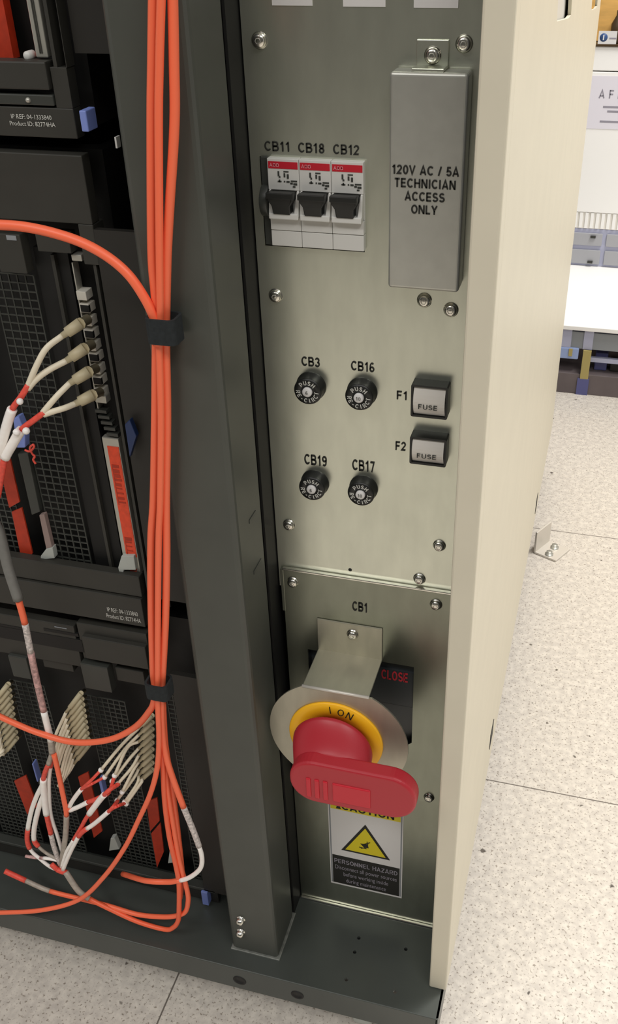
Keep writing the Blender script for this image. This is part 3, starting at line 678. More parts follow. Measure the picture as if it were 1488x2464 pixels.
MB().box(XL, aty(344, 1460, YS).x, YS+0.001, YS+0.008, aty(170, 1412, YS).z, aty(170, 1366, YS).z).build('ledge', M['dark'], B, 0.0006)
MB().box(XL, aty(346, 1480, YS).x, YS-0.0005, YS+0.008, zm0, aty(170, 1415, YS).z).build('lower_bezel', M['dark'], B, 0.0006)
text_fit('lettering', ['IP REF: 04-1333840', 'Product ID: 82774HA'], aty(256, 1470, YS).x, aty(338, 1480, YS).x, aty(296, 1490, YS).z, aty(296, 1465, YS).z, YS-0.0008, M['whiteink'], B, 0.0, 0.5)
zc0 = aty(170, 1368, YCARD).z
mesh_strip('mesh_grille', (28, 655), (200, 1390), 100, 95, YCARD, B)
for k in range(3):
    mesh_strip('mesh_grille', (-150-k*190, 655), (0, 1390), 100, 95, YCARD, B)
# dark ribbed filler between grille and port card
xg0 = aty(86, 655, YCARD).x; xg1 = aty(166, 655, YCARD).x
fl_ = MB().box(xg0, xg1, YCARD+0.002, YCARD+0.012, zc0, aty(120, 600, YCARD).z)
fl_.build('filler_card', M['black'], B)
MB().box(aty(131, 655, YCARD).x, aty(139, 655, YCARD).x, YCARD-0.001, YCARD+0.004, zc0, aty(130, 612, YCARD).z).build('card_rib', M['dark'], B)
# rails right of the port card
for u, w in ((222, 8), (240, 8)):
    a = aty(u, 640, YS); MB().box(a.x, a.x+w*0.00022, YS+0.001, YS+0.012, zm0+0.01, a.z+0.01).build('guide_rail', M['dark'], B)
# port card: frame pieces, ports, label strip
YK = YCARD-0.002
fbox(B, 'card_catch', (170, 612), (198, 630), M['silver'], YK-0.003, 0.006, 0.0006)
xk0 = aty(172, 632, YK).x; xk1 = aty(199, 632, YK).x
MB().box(xk0, xk0+0.0007, YK, YK+0.006, aty(240, 985, YK).z, aty(173, 632, YK).z).build('card_edge', M['silver'], B)
ports = [(199, 710), (206, 740), (211, 772), (216, 802), (221, 832), (227, 858), (232, 888), (236, 914), (240, 944)]
for i, (u, v) in enumerate(ports):
    c = aty(u, v, YK); w = 0.0030
    pt = MB().box(c.x-w, c.x+w, YK-0.0015, YK+0.006, c.z-0.0026, c.z+0.0026).build('port', M['latch2'], B, 0.0003)
    if i % 2 == 1: MB().box(c.x-w*0.7, c.x+w*1.02, YK-0.0018, YK, c.z-0.0020, c.z+0.0020).build('socket', M['black'], pt)
fbox(B, 'card_catch', (226, 950), (257, 972), M['silver'], YK-0.002, 0.006, 0.0006)
gb = MB()
for k in range(5):
    c = aty(238+k*7, 988+k*14, YK); gb.box(c.x-0.002, c.x+0.0055, YK-0.001, YK+0.004, c.z-0.001, c.z+0.001)
gb.build('vent_ribs', M['bezel'], B)
sa = aty(246, 1050, YK); sb = aty(285, 1050, YK); zl0 = aty(312, 1375, YK).z
st = MB().box(sa.x, sb.x, YK-0.001, YK+0.004, zl0, sa.z).build('label_strip', M['silver'], B, 0.0005)
ol = MB().box(sa.x+0.0030, sb.x-0.0004, YK-0.0014, YK-0.0008, aty(310, 1335, YK).z, aty(270, 1072, YK).z).build('orange_label', M['olabel'], st)
random.seed(5)
z_ = aty(275, 1115, YK).z
for seg in (0.0, 0.055):
    lw = MB()
    lw.box(sa.x+0.0040, sa.x+0.0044, YK-0.00155, YK-0.0013, z_-seg-0.030, z_-seg)
    for k in range(9): lw.box(sa.x+0.0040, sb.x-0.0018-0.001*random.random(), YK-0.0016, YK-0.0013, z_-seg-k*0.0034-0.0022*random.random()-0.0006, z_-seg-k*0.0034)
    lw.build('print_mark', M['rlabel'], st)
wl = aty(303, 1358, YK-0.004)
MB().prism([aty(292, 1338, YK-0.004), aty(322, 1338, YK-0.004), aty(327, 1372, YK-0.004), aty(298, 1372, YK-0.004), aty(296, 1381, YK-0.004), aty(287, 1381, YK-0.004), aty(284, 1366, YK-0.004)], (0, 0.006, 0)).build('release_latch', M['latch'], B, 0.0005)
MB().prism([aty(300, 1022, 0.446), aty(312, 1010, 0.446), aty(328, 1050, 0.446), aty(312, 1102, 0.446)], (0, 0.004, 0)).build('blue_lever', M['navy'], B, 0.0005)
# left card: orange labels, levers, tags
MB().prism([aty(-4, 1110, YK), aty(24, 1105, YK), aty(47, 1208, YK), aty(22, 1222, YK)], (0, 0.0012, 0)).build('orange_label', M['rlabel'], B)
MB().prism([aty(28, 1232, YK), aty(52, 1222, YK), aty(78, 1332, YK), aty(53, 1352, YK)], (0, 0.0012, 0)).build('orange_label', M['rlabel'], B)
MB().prism([aty(42, 1092, YK-0.001), aty(66, 1088, YK-0.001), aty(96, 1232, YK-0.001), aty(76, 1240, YK-0.001)], (0, 0.005, 0)).build('card_handle', M['bezel'], B, 0.0006)
MB().prism([aty(94, 1240, YK-0.002), aty(106, 1238, YK-0.002), aty(126, 1322, YK-0.002), aty(112, 1326, YK-0.002)], (0, 0.004, 0)).build('release_lever', M['pinkl'], B, 0.0004)
MB().prism([aty(110, 1322, YK-0.003), aty(126, 1318, YK-0.003), aty(131, 1344, YK-0.003), aty(106, 1346, YK-0.003), aty(104, 1352, YK-0.003), aty(97, 1350, YK-0.003), aty(98, 1338, YK-0.003)], (0, 0.005, 0)).build('release_latch', M['latch'], B, 0.0004)
MB().prism([aty(31, 1008, YK-0.006), aty(44, 1002, YK-0.006), aty(60, 1040, YK-0.006), aty(60, 1078, YK-0.006), aty(40, 1078, YK-0.006)], (0, 0.006, 0)).build('blue_tab', M['blue'], B, 0.0006)
MB().tube(spline(W3([(60, 1083), (72, 1086), (82, 1076), (80, 1070), (72, 1078), (78, 1092), (84, 1098), (80, 1106), (86, 1116)], YK-0.006), 5), 0.0007, 8).build('tag_wire', M['tape'], B)
# ---- lower chassis
YT = YS
xl = aty(520, 2160, YS).x; zl1 = aty(170, 1490, YS).z; zl0c = ZB+0.0012
Cc = chassis('lower server chassis standing on the tray, with three stacks of beige plugs', xl, zl0c, zl1)
MB().box(XL, aty(186, 1560, YS).x, YS+0.001, YS+0.008, aty(100, 1590, YS).z, aty(100, 1497, YS).z).build('top_bezel', M['dark'], Cc, 0.0006)
fbox(Cc, 'raised_cover', (196, 1532), (358, 1612), M['dark'], YS-0.003, 0.02)
MB().box(aty(190, 1540, YS).x, aty(352, 1540, YS).x, YS+0.001, YS+0.008, aty(280, 1600, YS).z, aty(250, 1512, YS).z).build('top_bezel', M['dark'], Cc, 0.0006)
for ul, lr in (((106, 1518), (188, 1526)), ((-10, 1505), (60, 1512)), ((-10, 1532), (196, 1541))): fbox(Cc, 'slot', ul, lr, M['black'], YS+0.0007, 0.002, 0)
fbox(Cc, 'slot_mark', (131, 1509), (160, 1513), M['greyp'], YS+0.0006, 0.002, 0)
for ul, lr in (((18, 1577), (76, 1636)), ((192, 1596), (270, 1668))): fbox(Cc, 'card_latch', ul, lr, M['bezel'], YS-0.002, 0.008)
for ul, lr in (((100, 1580), (178, 1618)), ((276, 1606), (350, 1650))): fbox(Cc, 'card_latch', ul, lr, M['dark'], YS+0.003, 0.008)
zlb = aty(280, 2093, YS).z
for top, w in (((62, 1636), 78), ((250, 1672), 92), ((425, 1640), 60)):
    mesh_strip('mesh_grille', top, (200, 2085), w, w, YCARD, Cc, 0.0046)
mesh_strip('mesh_grille', (-60, 1640), (100, 2040), 100, 100, YCARD, Cc, 0.0046)
mesh_strip('mesh_grille', (-240, 1640), (100, 2040), 130, 100, YCARD, Cc, 0.0046)
MB().box(XL, xl, YS, YS+0.008, zlb-0.001, zlb+0.0020).build('ledge', M['bezel'], Cc, 0.0005)
MB().box(XL, xl, YS+0.004, YS+0.008, zl0c, zlb-0.001).build('lower_bezel', M['dark2'], Cc, 0.0005)
text_fit('lettering', ['IP REF: 04-1333840'], aty(386, 2152, YS).x, aty(424, 2160, YS).x, aty(405, 2158, YS+0.004).z, aty(405, 2150, YS+0.004).z, YS+0.0035, M['faint'], Cc, 0.0)
# card faces under the plugs
for (a_, b_) in (((36, 1872), (88, 1968)),):
    MB().prism([aty(34, 1880, YK), aty(62, 1866, YK), aty(90, 1940, YK), aty(66, 1960, YK)], (0, 0.0012, 0)).build('orange_label', M['rlabel'], Cc)
MB().prism([aty(352, 1930, YK), aty(378, 1920, YK), aty(384, 1975, YK), aty(362, 2000, YK)], (0, 0.0012, 0)).build('orange_label', M['rlabel'], Cc)
MB().prism([aty(364, 2006, YK), aty(386, 1980, YK), aty(394, 2050, YK), aty(378, 2088, YK)], (0, 0.0012, 0)).build('orange_label', M['rlabel'], Cc)
MB().prism([aty(188, 1870, YK), aty(212, 1858, YK), aty(246, 2000, YK), aty(226, 2016, YK)], (0, 0.0012, 0)).build('orange_label', M['rlabel'], Cc)
fbox(Cc, 'blue_tab', (76, 1838), (92, 1882), M['blue'], YK-0.006, 0.006)
fbox(Cc, 'blue_tab', (236, 1876), (252, 1916), M['blue'], YK-0.006, 0.006)
for (u, v) in ((272, 2040), (414, 2070)):
    MB().prism([aty(u-6, v-22, YK-0.003), aty(u+3, v-24, YK-0.003), aty(u+15, v+4, YK-0.003), aty(u-10, v+8, YK-0.003)], (0, 0.005, 0)).build('release_latch', M['latch'], Cc, 0.0005)
fbox(Cc, 'blue_tab', (483, 2146), (503, 2180), M['blue'], 0.450, 0.008)
fbox(Cc, 'guide_rail', (446, 1700), (545, 2120), M['dark2'], YS+0.012, 0.006)

# ------------------------------------------------------------------ fibre plugs
def plug(t, port, boot0, boot1, Y0=0.457, Y1=0.443, r=0.0029):
    """plug body at the port, then a tapered boot"""
    p, a, b = aty(*port, Y0), aty(*boot0, (Y0+Y1)/2), aty(*boot1, Y1)
    MB().tube([p, p+(a-p)*0.99, a], [r*0.85, r*0.85, r*1.0], 8).build('plug', M['plug'], t)
    d = (b-a); MB().tube([a, a+d*0.75, a+d*0.78, b], [r*1.05, r*0.92, r*0.60, r*0.56], 10).build('boot', M['plug'], t)
    return b
labs = ['four white leads on the middle chassis']
G4 = 'white fibre leads on the middle chassis'
lead4 = [((212, 768), (194, 778), (150, 808), [(150, 808, .443), (112, 838, .436), (88, 880, .432), (66, 932, .43)]),
         ((222, 828), (204, 838), (160, 868), [(160, 868, .443), (118, 890, .436), (88, 912, .432), (67, 936, .43)]),
         ((232, 886), (214, 894), (168, 922), [(168, 922, .443), (140, 950, .436), (118, 975, .432), (103, 993, .43)]),
         ((242, 943), (224, 950), (180, 972), [(180, 972, .443), (155, 982, .436), (128, 990, .432), (105, 998, .43)])]
for i, (po, b0, b1, path) in enumerate(lead4):
    t = thing('fibre_lead', aty(*po, 0.457), 'cream fibre lead on the middle chassis, '+('topmost', 'second from the top', 'third from the top', 'lowest')[i]+' of four', 'fibre lead', G4)
    plug(t, po, b0, b1, r=0.0034)
    MB().tube(spline(W3(path, .43), 6), 0.0018, 10).build('lead', M['fibre'], t)

GP = {'left': 'beige plugs in the left stack of the lower chassis', 'middle': 'beige plugs in the middle stack of the lower chassis', 'right': 'beige plugs in the right stack of the lower chassis'}
def stack(which, n, port0, port1, boot, ends, Yb=0.440, ends_y=0.430, r=0.0020):
    for i in range(n):
        u = i/(n-1)
        po = (port0[0]+(port1[0]-port0[0])*u, port0[1]+(port1[1]-port0[1])*u)
        b0 = (po[0]-8, po[1]+6); b1 = (po[0]+boot[0], po[1]+boot[1])
        t = thing('fibre_lead', aty(*po, 0.457), 'beige plug lead, '+(ORD[i] if i < n-1 else 'lowest')+', '+which+' stack of the lower chassis', 'fibre lead', GP[which])
        plug(t, po, b0, b1, 0.457, Yb, r)
        e = ends[i]
        pth = [(b1[0], b1[1], Yb)]+[(q[0], q[1], ends_y+(0.006 if k < len(e)-1 else 0)) for k, q in enumerate(e)]
        MB().tube(spline(W3(pth, ends_y), 5), 0.00125, 8).build('lead', M['fibre'], t)
        if which == 'right':
            MB().ball(aty(e[-1][0], e[-1][1], ends_y), 0.0021, 14).build('bead', M['bead'], t)
mid_ends = [[(132, 1775), (126, 1822)], [(140, 1782), (130, 1830)], [(143, 1790), (134, 1836)], [(150, 1795), (136, 1842)], [(152, 1806), (138, 1852)],
            [(158, 1815), (146, 1862)], [(160, 1828), (150, 1872)], [(164, 1842), (152, 1876)], [(168, 1850), (148, 1885)], [(166, 1858), (140, 1892)]]
stack('middle', 10, (203, 1662), (222, 1786), (-44, 52), mid_ends)
left_ends = [[(-30, 1772), (-50, 1800)], [(-26, 1778), (-46, 1806)], [(-22, 1786), (-42, 1812)], [(-18, 1792), (-38, 1818)], [(-12, 1796), (-36, 1820)],
             [(-8, 1800), (-32, 1822)], [(-4, 1806), (-28, 1824)], [(0, 1808), (-24, 1824)], [(6, 1808), (-20, 1826)], [(6, 1814), (-18, 1830)]]
stack('left', 10, (28, 1640), (48, 1770), (-40, 46), left_ends)
right_ends = [[(290, 1796), (243, 1853)], [(298, 1806), (252, 1870)], [(306, 1800), (276, 1866)], [(310, 1828), (270, 1880)], [(318, 1846), (284, 1886)],
              [(322, 1852), (294, 1906)], [(322, 1872), (282, 1926)], [(330, 1886), (300, 1930)], [(342, 1880), (304, 1934)]]
stack('right', 9, (374, 1716), (374, 1846), (-40, 36), right_ends)

# ------------------------------------------------------------------ orange cables
YO = 0.4135
o_, t_, s_l, mk, cl, pr_, gj = M['orange'], M['tape'], M['sleeve'], M['mark'], M['clear'], M['print_'], M['greyj']
GO = 'orange fibre trunk cables'
cable('fibre_cable', 'orange trunk cable that leaves the lower strap in a long loop to the left', [('run', 0.40), (370, -40), (367, 150), (365, 300), (366, 600), (373, 700), (377, 765), (376, 840), (374, 1000), (370, 1200), (364, 1300), (364, 1450), (368, 1600), (372, 1680, .412), (357, 1715, .415), (322, 1752, .42), (262, 1780, .42), (180, 1786, .42), (100, 1766, .42), (30, 1738, .42), (-40, 1705, .42), ('run', 0.22)], YO, 0.0023, [(21, 'jacket', o_, 1)], group=GO)
cable('fibre_cable', 'orange trunk cable in the bundle centre that sweeps to the bottom left corner', [('run', 0.40), (389, -40), (384, 150), (382, 300), (384, 600), (386, 765), (384, 840), (388, 1000), (386, 1200), (382, 1300), (380, 1500), (380, 1680), (383, 1780), (378, 1850), (362, 1910), (335, 1970), (300, 2040), (250, 2110), (190, 2165, .409), (100, 2190, .4035), (0, 2196, .4), (-60, 2196, .399), ('run', 0.22)], YO-0.0034, 0.0019, [(20, 'jacket', o_, 1)], group=GO)
e = [('run', 0.40), (415, -40), (419, 150), (420, 300), (408, 500), (402, 620), (399, 765), (399, 840), (402, 1000), (400, 1200), (401, 1350), (398, 1500), (389, 1680), (392, 1770), (400, 1820), (416, 1872), (442, 1942), (460, 1985), (477, 2030), (486, 2062), (482, 2090), (455, 2112), (424, 2120), (400, 2122), (350, 2119), (296, 2103, .43)]
cable('fibre_cable', 'orange cable turning white with printed marks as it loops beside the dark post', e, YO, 0.0023, [(16, 'jacket', o_, 1), (18.2, 'printed_sleeve', pr_, 1), (21.6, 'white_sleeve', s_l, 0.8), (25, 'jacket', o_, 0.95)], group=GO)
cable('fibre_cable', 'orange cable arching in from the left edge to the upper strap', [('run', 0.22), (-40, 540), (0, 541), (60, 546), (130, 561), (200, 585), (262, 620), (310, 662), (345, 712), (368, 758), (376, 795), (379, 830)], YO-0.0035, 0.0025, [(11, 'jacket', o_, 1)], group=GO)
cable('fibre_cable', 'orange cable hanging lowest, its loop touching the tray edge below the lower strap', [(386, 1690), (390, 1790), (393, 1850), (397, 1930), (408, 2015), (424, 2085), (431, 2130), (431, 2190), (429, 2215), (418, 2231), (396, 2236), (330, 2217), (262, 2186), (215, 2162), (188, 2142, .415), (158, 2098, .42)], YO+0.001, 0.0020, [(13, 'jacket', M['orange2'], 1), (15, 'clear_sleeve', cl, 1.25)], group=GO)
cable('fibre_cable', 'orange cable ending in a white sleeve and dark red tip above the tray', [(388, 1690), (395, 1800), (404, 1900), (418, 1990), (430, 2060), (441, 2105), (451, 2145), (453, 2168), (446, 2194), (422, 2204), (388, 2206), (330, 2200), (262, 2180), (200, 2164), (120, 2144), (62, 2119), (12, 2096)], YO+0.003, 0.0020, [(14, 'jacket', o_, 1), (15, 'white_sleeve', cl, 1.05), (16, 'red_tip', M['tape'], 1.15)], group=GO)
cable('fibre_cable', 'orange cable running straight behind the crossing loops below the lower strap', [(392, 1690), (398, 1790), (412, 1880), (423, 1960), (430, 2020), (436, 2075), (438, 2110), (434, 2160, .43)], YO+0.006, 0.0022, [(7, 'jacket', M['orange2'], 1)], group=GO)
# straps
for (ul, lr, lab) in (((343, 768), (424, 835), 'upper dark hook and loop strap around the orange cables'), ((343, 1648), (404, 1692), 'lower dark hook and loop strap around the orange cables')):
    a = aty(*ul, YO-0.0085); b = aty(*lr, YO-0.0085)
    out = rrect(a.x, b.x, YO-0.0085, YO+0.0048, 0.0035); inn = rrect(a.x+0.0014, b.x-0.0014, YO-0.0072, YO+0.0036, 0.0026)
    o = plate('cable_strap', out, [inn], (0, 0, a.z), (1, 0, 0), (0, 1, 0), a.z-b.z, M['strap'])
    props(o, lab, 'cable strap', 'cable straps')
# grey jacketed cable coming down from the left edge
cable('marked_cable', 'grey jacketed cable with an orange section and red marked white lower run', [('run', 0.12), (-28, 1225), (0, 1290), (20, 1368), (44, 1442), (60, 1500), (74, 1570), (90, 1645), (108, 1722), (121, 1775), (126, 1812)], 0.424, 0.0026,
      [(4, 'grey_jacket', gj, 1.35), (5, 'orange_jacket', o_, 0.9), (6.0, 'marked_sleeve', pr_, 0.9), (7.8, 'dark_marked_sleeve', mk, 0.95), (9.2, 'white_sleeve', s_l, 0.95), (10, 'clear_sleeve', cl, 1.0)])
GM = 'red and white fan-out cables'
def fan(label, pts, segs, r=0.0017, Y=0.424): return cable('fan_out_cable', label, pts, Y, r, segs, 'cable', GM)
tj = fan('red then white sleeve joining the upper two leads of the middle chassis', [(69, 926, .43), (50, 956, .428), (30, 984, .427), (16, 1025, .426), (2, 1075, .425), (-20, 1140, .425)], [(2, 'red_tape', t_, 0.95), (5, 'white_sleeve', s_l, 1.55)], 0.0019, 0.427)
MB().ball(aty(48, 966, 0.4245), 0.0020, 14).build('bead', M['bead'], tj)
tj = fan('red then white sleeve joining the lower two leads of the middle chassis', [(107, 992, .43), (80, 1012, .428), (52, 1034, .427), (32, 1066, .426), (12, 1102, .425), (4, 1140, .425), (-6, 1195, .425)], [(2, 'red_tape', t_, 0.95), (4, 'white_sleeve', s_l, 1.55), (6, 'red_tape', t_, 1.1)], 0.0019, 0.427)
for u, v in ((40, 1040), (63, 1037)): MB().ball(aty(u, v, 0.4235), 0.0022, 14).build('bead', M['bead'], tj)
fan('white sleeve cable with red tape band dropping straight from the junction', [(126, 1812), (117, 1838), (108, 1860), (104, 1885), (108, 1930), (113, 1965), (121, 2000), (130, 2038), (146, 2082)],
    [(1, 'joint', cl, 1.2), (2.6, 'red_tape', t_, 1.1), (4.9, 'white_sleeve', s_l, 1.55), (6.1, 'red_tape', t_, 1.2), (8, 'marked_sleeve', pr_, 1.2)])
fan('thin white cable hanging just right of the red banded sleeve', [(126, 1812), (122, 1845), (118, 1880), (120, 1940), (126, 1975), (138, 2010), (150, 2050)], [(1, 'red_tape', t_, 1), (6, 'white_sleeve', s_l, 0.9)], Y=0.427)
fan('orange stub with a clear sleeve falling from the junction to the lower knot', [(130, 1815), (138, 1848), (148, 1895), (157, 1940), (160, 1962), (158, 2010), (152, 2052), (148, 2082)], [(4, 'orange_jacket', o_, 1.2), (7, 'clear_sleeve', cl, 1.35)], 0.0017, 0.4225)
fan('outer white loop on the left with a red band, above the tray', [(104, 1885), (90, 1912), (76, 1950), (67, 1995), (66, 2025), (76, 2048), (96, 2066), (120, 2085), (146, 2096)], [(3, 'white_sleeve', s_l, 1.1), (4.6, 'red_tape', t_, 1.2), (8, 'white_sleeve', s_l, 0.9)])
fan('inner white loop on the left with a red band', [(106, 1910), (94, 1942), (83, 1990), (82, 2020), (92, 2036), (112, 2053), (136, 2066), (150, 2074)], [(3, 'white_sleeve', s_l, 1.2), (4, 'red_tape', t_, 1.2), (7, 'clear_sleeve', cl, 0.8)])
fan('short flat pink cable below the left loops', [(62, 2060), (90, 2064), (120, 2066), (146, 2072)], [(1.5, 'pink_sleeve', M['mark'], 0.9), (3, 'white_sleeve', s_l, 1)], 0.0015)
fan('white and red cable from the orange stub up to the topmost bead', [(163, 1948), (176, 1925), (196, 1899), (220, 1877), (243, 1853, .43)], [(0.4, 'orange_jacket', o_, 1), (2, 'white_sleeve', s_l, 1.05), (4, 'red_tape', t_, 0.7)])
fan('short red cable reaching the second bead beside the blue tab', [(197, 1898), (225, 1884), (252, 1870, .43)], [(1, 'red_tape', t_, 0.75), (2, 'red_tape', t_, 0.7)], 0.0016)
fan('white then red cable crossing below the blue tab toward the middle beads', [(168, 1950), (190, 1941), (212, 1930), (236, 1921), (262, 1905), (276, 1866, .43)], [(2, 'white_sleeve', s_l, 1.1), (4, 'red_tape', t_, 1.1), (5, 'red_tape', t_, 0.8)])
fan('long white cable with red bands from the lower knot, upper of two', [(148, 2086), (160, 2050), (178, 2020), (196, 1990), (208, 1968), (230, 1938), (246, 1918), (262, 1902), (286, 1886, .43)], [(2, 'white_sleeve', s_l, 0.9), (4.3, 'red_tape', t_, 1), (6.4, 'white_sleeve', s_l, 1.4), (8, 'red_tape', t_, 1)], Y=0.4215)
fan('long white cable with a red band from the lower knot, lower of two', [(152, 2092), (166, 2058), (180, 2030), (196, 2004), (226, 1983), (258, 1956), (272, 1942), (284, 1926, .43)], [(2.6, 'white_sleeve', s_l, 1), (3.5, 'red_tape', t_, 1.2), (5.2, 'white_sleeve', s_l, 1.05), (7, 'red_tape', t_, 0.85)], Y=0.4195)
fan('short red cable joining the lowest bead to the white cables', [(264, 1950), (282, 1940), (302, 1932, .43)], [(1, 'red_tape', t_, 0.8), (2, 'red_tape', t_, 0.8)], 0.0016, 0.4205)
fan('red taped knot where the fan-out cables meet above the tray', [(124, 2080), (138, 2092), (150, 2097), (162, 2100)], [(1, 'red_tape', t_, 1.1), (3, 'red_tape', t_, 1.2)], 0.0019, 0.4205)

# ------------------------------------------------------------------ floor bracket behind the rack
ab = thing('angle_bracket', atz(1283, 1332, 0), 'small aluminium angle bracket bolted to the floor beside the beige cover', 'bracket')
qa, qb, qc, qd = atz(1284, 1331, 0.0002), atz(1322, 1302, 0.0002), atz(1372, 1325, 0.0002), atz(1338, 1353, 0.0002)
qb = qa+(qc-qd)
hv = atz(1284, 1331, 0.0002); top = Vector((0, 0, 0.036)); inw = (qd-qa).normalized()*0.003
MB().prism([qa, qb, qc, qd], (0, 0, 0.003)).prism([qa, qb, qb+inw, qa+inw], top).build('angle_plate', M['zincb'], ab, 0.0005)
for (u, v) in ((1335, 1318), (1322, 1334)):
    c = atz(u, v, 0.003)
    MB().lathe((c.x, c.y, 0.003), (0, 0, 1), [(0.0065, 0), (0.0065, 0.001), (0.0045, 0.001), (0.0045, 0.005), (0, 0.005)], 6).build('bolt', M['silver'], ab)

# ------------------------------------------------------------------ background bench and cabinet
YB0, YB1 = 1.64, 1.957
zt_ = 0.131
bn = thing('low_bench', (0.2, 1.75, 0), 'low white topped bench with a lavender frame far behind the rack', 'bench')
MB().box(-0.16, 0.7, YB0, YB1+0.3, zt_-0.008, zt_).build('bench_top', M['wwhite'], bn, 0.001)
MB().box(-0.16, 0.7, YB0+0.004, YB0+0.02, aty(1420, 800, YB0).z, zt_-0.008).build('apron', M['lav'], bn)
za = aty(1430, 846, YB0).z; zr = aty(1430, 806, YB0).z
for (u0, u1) in ((1374, 1405), (1428, 1500)):
    MB().box(aty(u0, 820, YB0).x, aty(u1, 820, YB0).x + (0.5 if u1 > 1490 else 0), YB0+0.008, YB0+0.016, za, zr).build('drawer_front', M['greyp'], bn)
x0 = aty(1345, 830, YB0).x; x1 = aty(1374, 830, YB0).x
MB().box(x0-0.02, x1, YB0+0.006, YB0+0.018, aty(1360, 838, YB0).z, zr+0.004).build('frame_upright', M['lav'], bn)
MB().box(aty(1405, 820, YB0).x, aty(1428, 820, YB0).x, YB0+0.006, YB0+0.018, za, zr+0.004).build('frame_upright', M['lav'], bn)
MB().box(-0.16, 0.7, YB0+0.05, YB0+0.06, 0, zt_-0.008).build('back_panel', M['underb'], bn)
x0 = aty(1400, 880, YB0).x; x1 = aty(1420, 880, YB0).x
lg = MB().box(x0, x1, YB0, YB0+0.004, aty(1405, 912, YB0).z, za).build('leg', M['post_y'], bn)
MB().box(x0-0.004, x1+0.002, YB0, YB0+0.004, 0, aty(1405, 912, YB0).z).build('foot', M['purple'], lg)
MB().box(x1, 0.7, YB0+0.012, YB0+0.02, aty(1450, 880, YB0).z, aty(1450, 870, YB0).z).build('stretcher', M['lav'], bn)
zpl = aty(1440, 906, YB0).z
MB().box(-0.16, 0.7, YB0+0.003, YB0+0.05, 0.0, zpl).build('plinth', M['underb'], bn, 0.001)  # added block; its colour makes the floor under the bench dark
MB().box(aty(1342, 850, YB0).x-0.01, aty(1393, 850, YB0).x, YB0+0.004, YB0+0.02, aty(1368, 866, YB0).z, za+0.001).build('corner_bracket', M['bottle'], bn, 0.002)
MB().box(aty(1369, 850, YB0).x, aty(1378, 850, YB0).x, YB0+0.002, YB0+0.005, aty(1372, 858, YB0).z, za).build('bracket_tab', M['post_y'], bn)
for i, (u, v) in enumerate(((1450, 860), (1482, 900))):
    c = aty(u, v, YB0+0.034); o = MB().box(c.x-0.012, c.x+0.010, YB0+0.026, YB0+0.046, zpl, zpl+(0.034 if i == 0 else 0.02)).build('storage_box', (M['purple'], M['dark2'])[i], None, 0.002)
    props(o, ('dark blue storage box on the plinth under the bench rail', 'low black storage box on the bench plinth at the picture edge')[i], 'box')
# drawer unit on the bench
zd1 = aty(1420, 552, YB1).z
du = thing('drawer_unit', (0.0, YB1+0.05, zt_), 'grey drawer unit with small dark handles standing on the white bench', 'drawer unit')
xd = aty(1448, 600, YB1).x; xs = [xd-0.130, xd+0.005, xd+0.140]
MB().box(xs[0]-0.01, xs[2]+0.01, YB1+0.004, YB1+0.15, zt_, zd1).build('body', M['lav'], du, 0.001)
for k in range(2):
    for j in range(2):
        h = (zd1-zt_)/2; z0 = zt_+0.002+h*j; x0 = xs[k]+0.002; x1 = xs[k+1]-0.006
        dr = MB().box(x0, x1, YB1, YB1+0.006, z0+0.003, z0+h-0.006 if j == 0 else z0+h-0.010).build('drawer', M['drawer'], du, 0.0008)
        hx = x1-0.018; hz_ = z0+(0.006 if j == 0 else h-0.018)
        MB().box(hx-0.005, hx+0.005, YB1-0.004, YB1, hz_, hz_+0.004).build('handle', M['dark'], dr)
cab = thing('white_cabinet', (0.2, YB1+0.1, zd1), 'tall white cabinet with a slatted vent strip above the grey drawers', 'cabinet')
zv1 = aty(1430, 513, YB1).z; zln = aty(1460, 172, YB1).z; zct = aty(1460, 112, YB1).z
MB().box(-0.30, 0.5, YB1+0.004, YB1+0.2, zd1+0.0005, zv1).build('vent_recess', M['wall'], cab)
vs_ = MB(); x = -0.09
while x < 0.45: vs_.box(x, x+0.006, YB1+0.001, YB1+0.006, zd1+0.002, zv1); x += 0.0105
vs_.build('vent_slats', M['wwhite'], cab)
MB().box(-0.30, 0.5, YB1, YB1+0.2, zv1+0.001, zln-0.001).build('front_panel', M['wwhite'], cab, 0.001)
MB().box(-0.30, 0.5, YB1, YB1+0.2, zln+0.001, zct).build('upper_panel', M['wwhite'], cab, 0.001)
a = aty(1424, 182, YB1-0.001); b = aty(1488, 312, YB1-0.001)
pp = thing('paper_sheet', (a.x+0.05, YB1-0.001, b.z), 'pale lilac paper sheet with grey heading stuck on the white cabinet', 'paper')
MB().box(a.x, a.x+0.11, YB1-0.0008, YB1-0.0002, b.z, a.z).build('sheet', M['paper'], pp)
tt = aty(1441, 236, YB1); tb_ = aty(1488, 217, YB1)
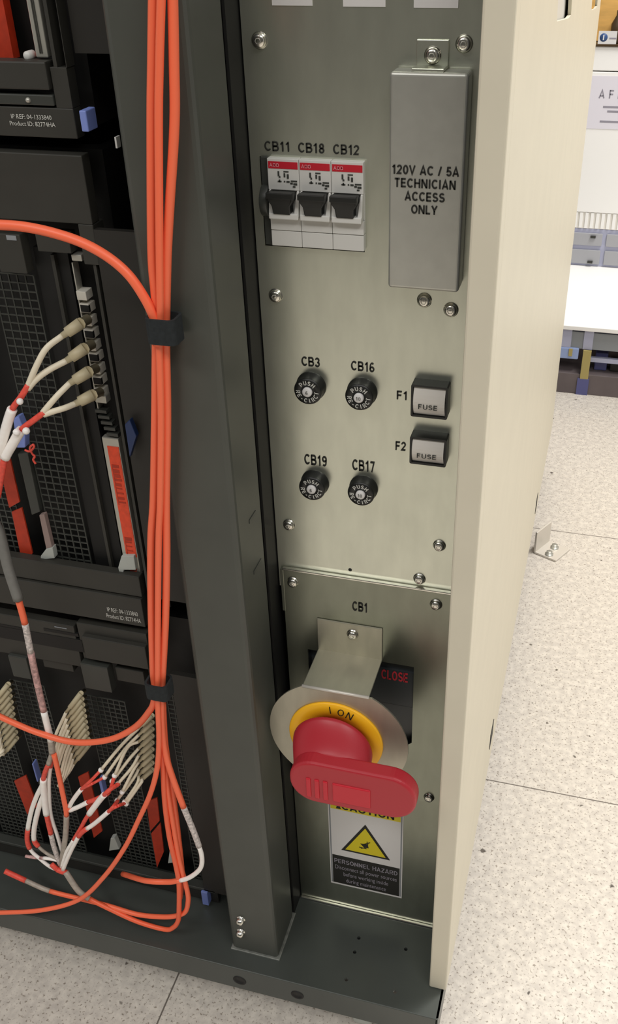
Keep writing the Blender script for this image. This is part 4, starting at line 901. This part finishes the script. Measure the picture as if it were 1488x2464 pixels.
text_fit('lettering', ['A F H I'], tt.x, tt.x+0.055, tt.z, tb_.z, YB1-0.001, M['faint'], pp, 0.02)
for (u, v) in ((1452, 257), (1462, 268), (1444, 292)):
    q = aty(u, v, YB1); MB().box(q.x, q.x+0.05, YB1-0.001, YB1-0.0008, q.z-0.0018, q.z+0.0018).build('print_line', M['faint'], pp)
sh = MB().box(-0.30, 0.5, YB1-0.004, YB1+0.2, zct+0.0005, zct+0.004).build('shelf_edge', M['brown'], None, 0.0005)
props(sh, 'thin dark shelf strip on top of the white cabinet', 'shelf')
wd = MB().box(-0.30, 0.5, YB1+0.03, YB1+0.05, zct+0.0045, 0.95).build('wooden_board', M['wood'], None, 0.001)
props(wd, 'upright varnished wooden board standing on the white cabinet', 'board')
z0 = zct+0.0045
bt = thing('dark_bottle', (aty(1482, 60, YB1).x, YB1+0.015, z0), 'dark brown bottle in front of the wooden board, at the picture edge', 'bottle')
MB().lathe((aty(1487, 60, YB1).x, YB1+0.015, z0), (0, 0, 1), [(0, 0), (0.010, 0), (0.011, 0.002), (0.011, 0.030), (0.004, 0.044), (0.004, 0.052), (0, 0.052)], 20).build('glass_body', M['brown'], bt)
q0 = aty(1440, 108, YB1-0.004); q1 = aty(1486, 82, YB1-0.004)
bc = thing('badge_card', ((q0.x+q1.x)/2, YB1-0.003, z0), 'white card with a round dark blue emblem on the shelf strip', 'card')
MB().box(q0.x-0.001, q1.x, YB1-0.0035, YB1-0.0025, z0, z0+0.021).build('card', M['label'], bc)
cc = aty(1453, 95, YB1-0.004)
em = MB().lathe((cc.x, YB1-0.0035, z0+0.0105), (0, -1, 0), [(0.0068, -0.0001), (0.0068, 0.0003), (0, 0.0003)], 24).build('emblem', M['badge'], bc)
MB().box(cc.x-0.0012, cc.x+0.0010, YB1-0.0040, YB1-0.0037, z0+0.0065, z0+0.0145).build('emblem_bar', M['label'], em)
MB().box(cc.x+0.010, cc.x+0.022, YB1-0.0038, YB1-0.0034, z0+0.008, z0+0.0105).build('print_line', M['faint'], bc)
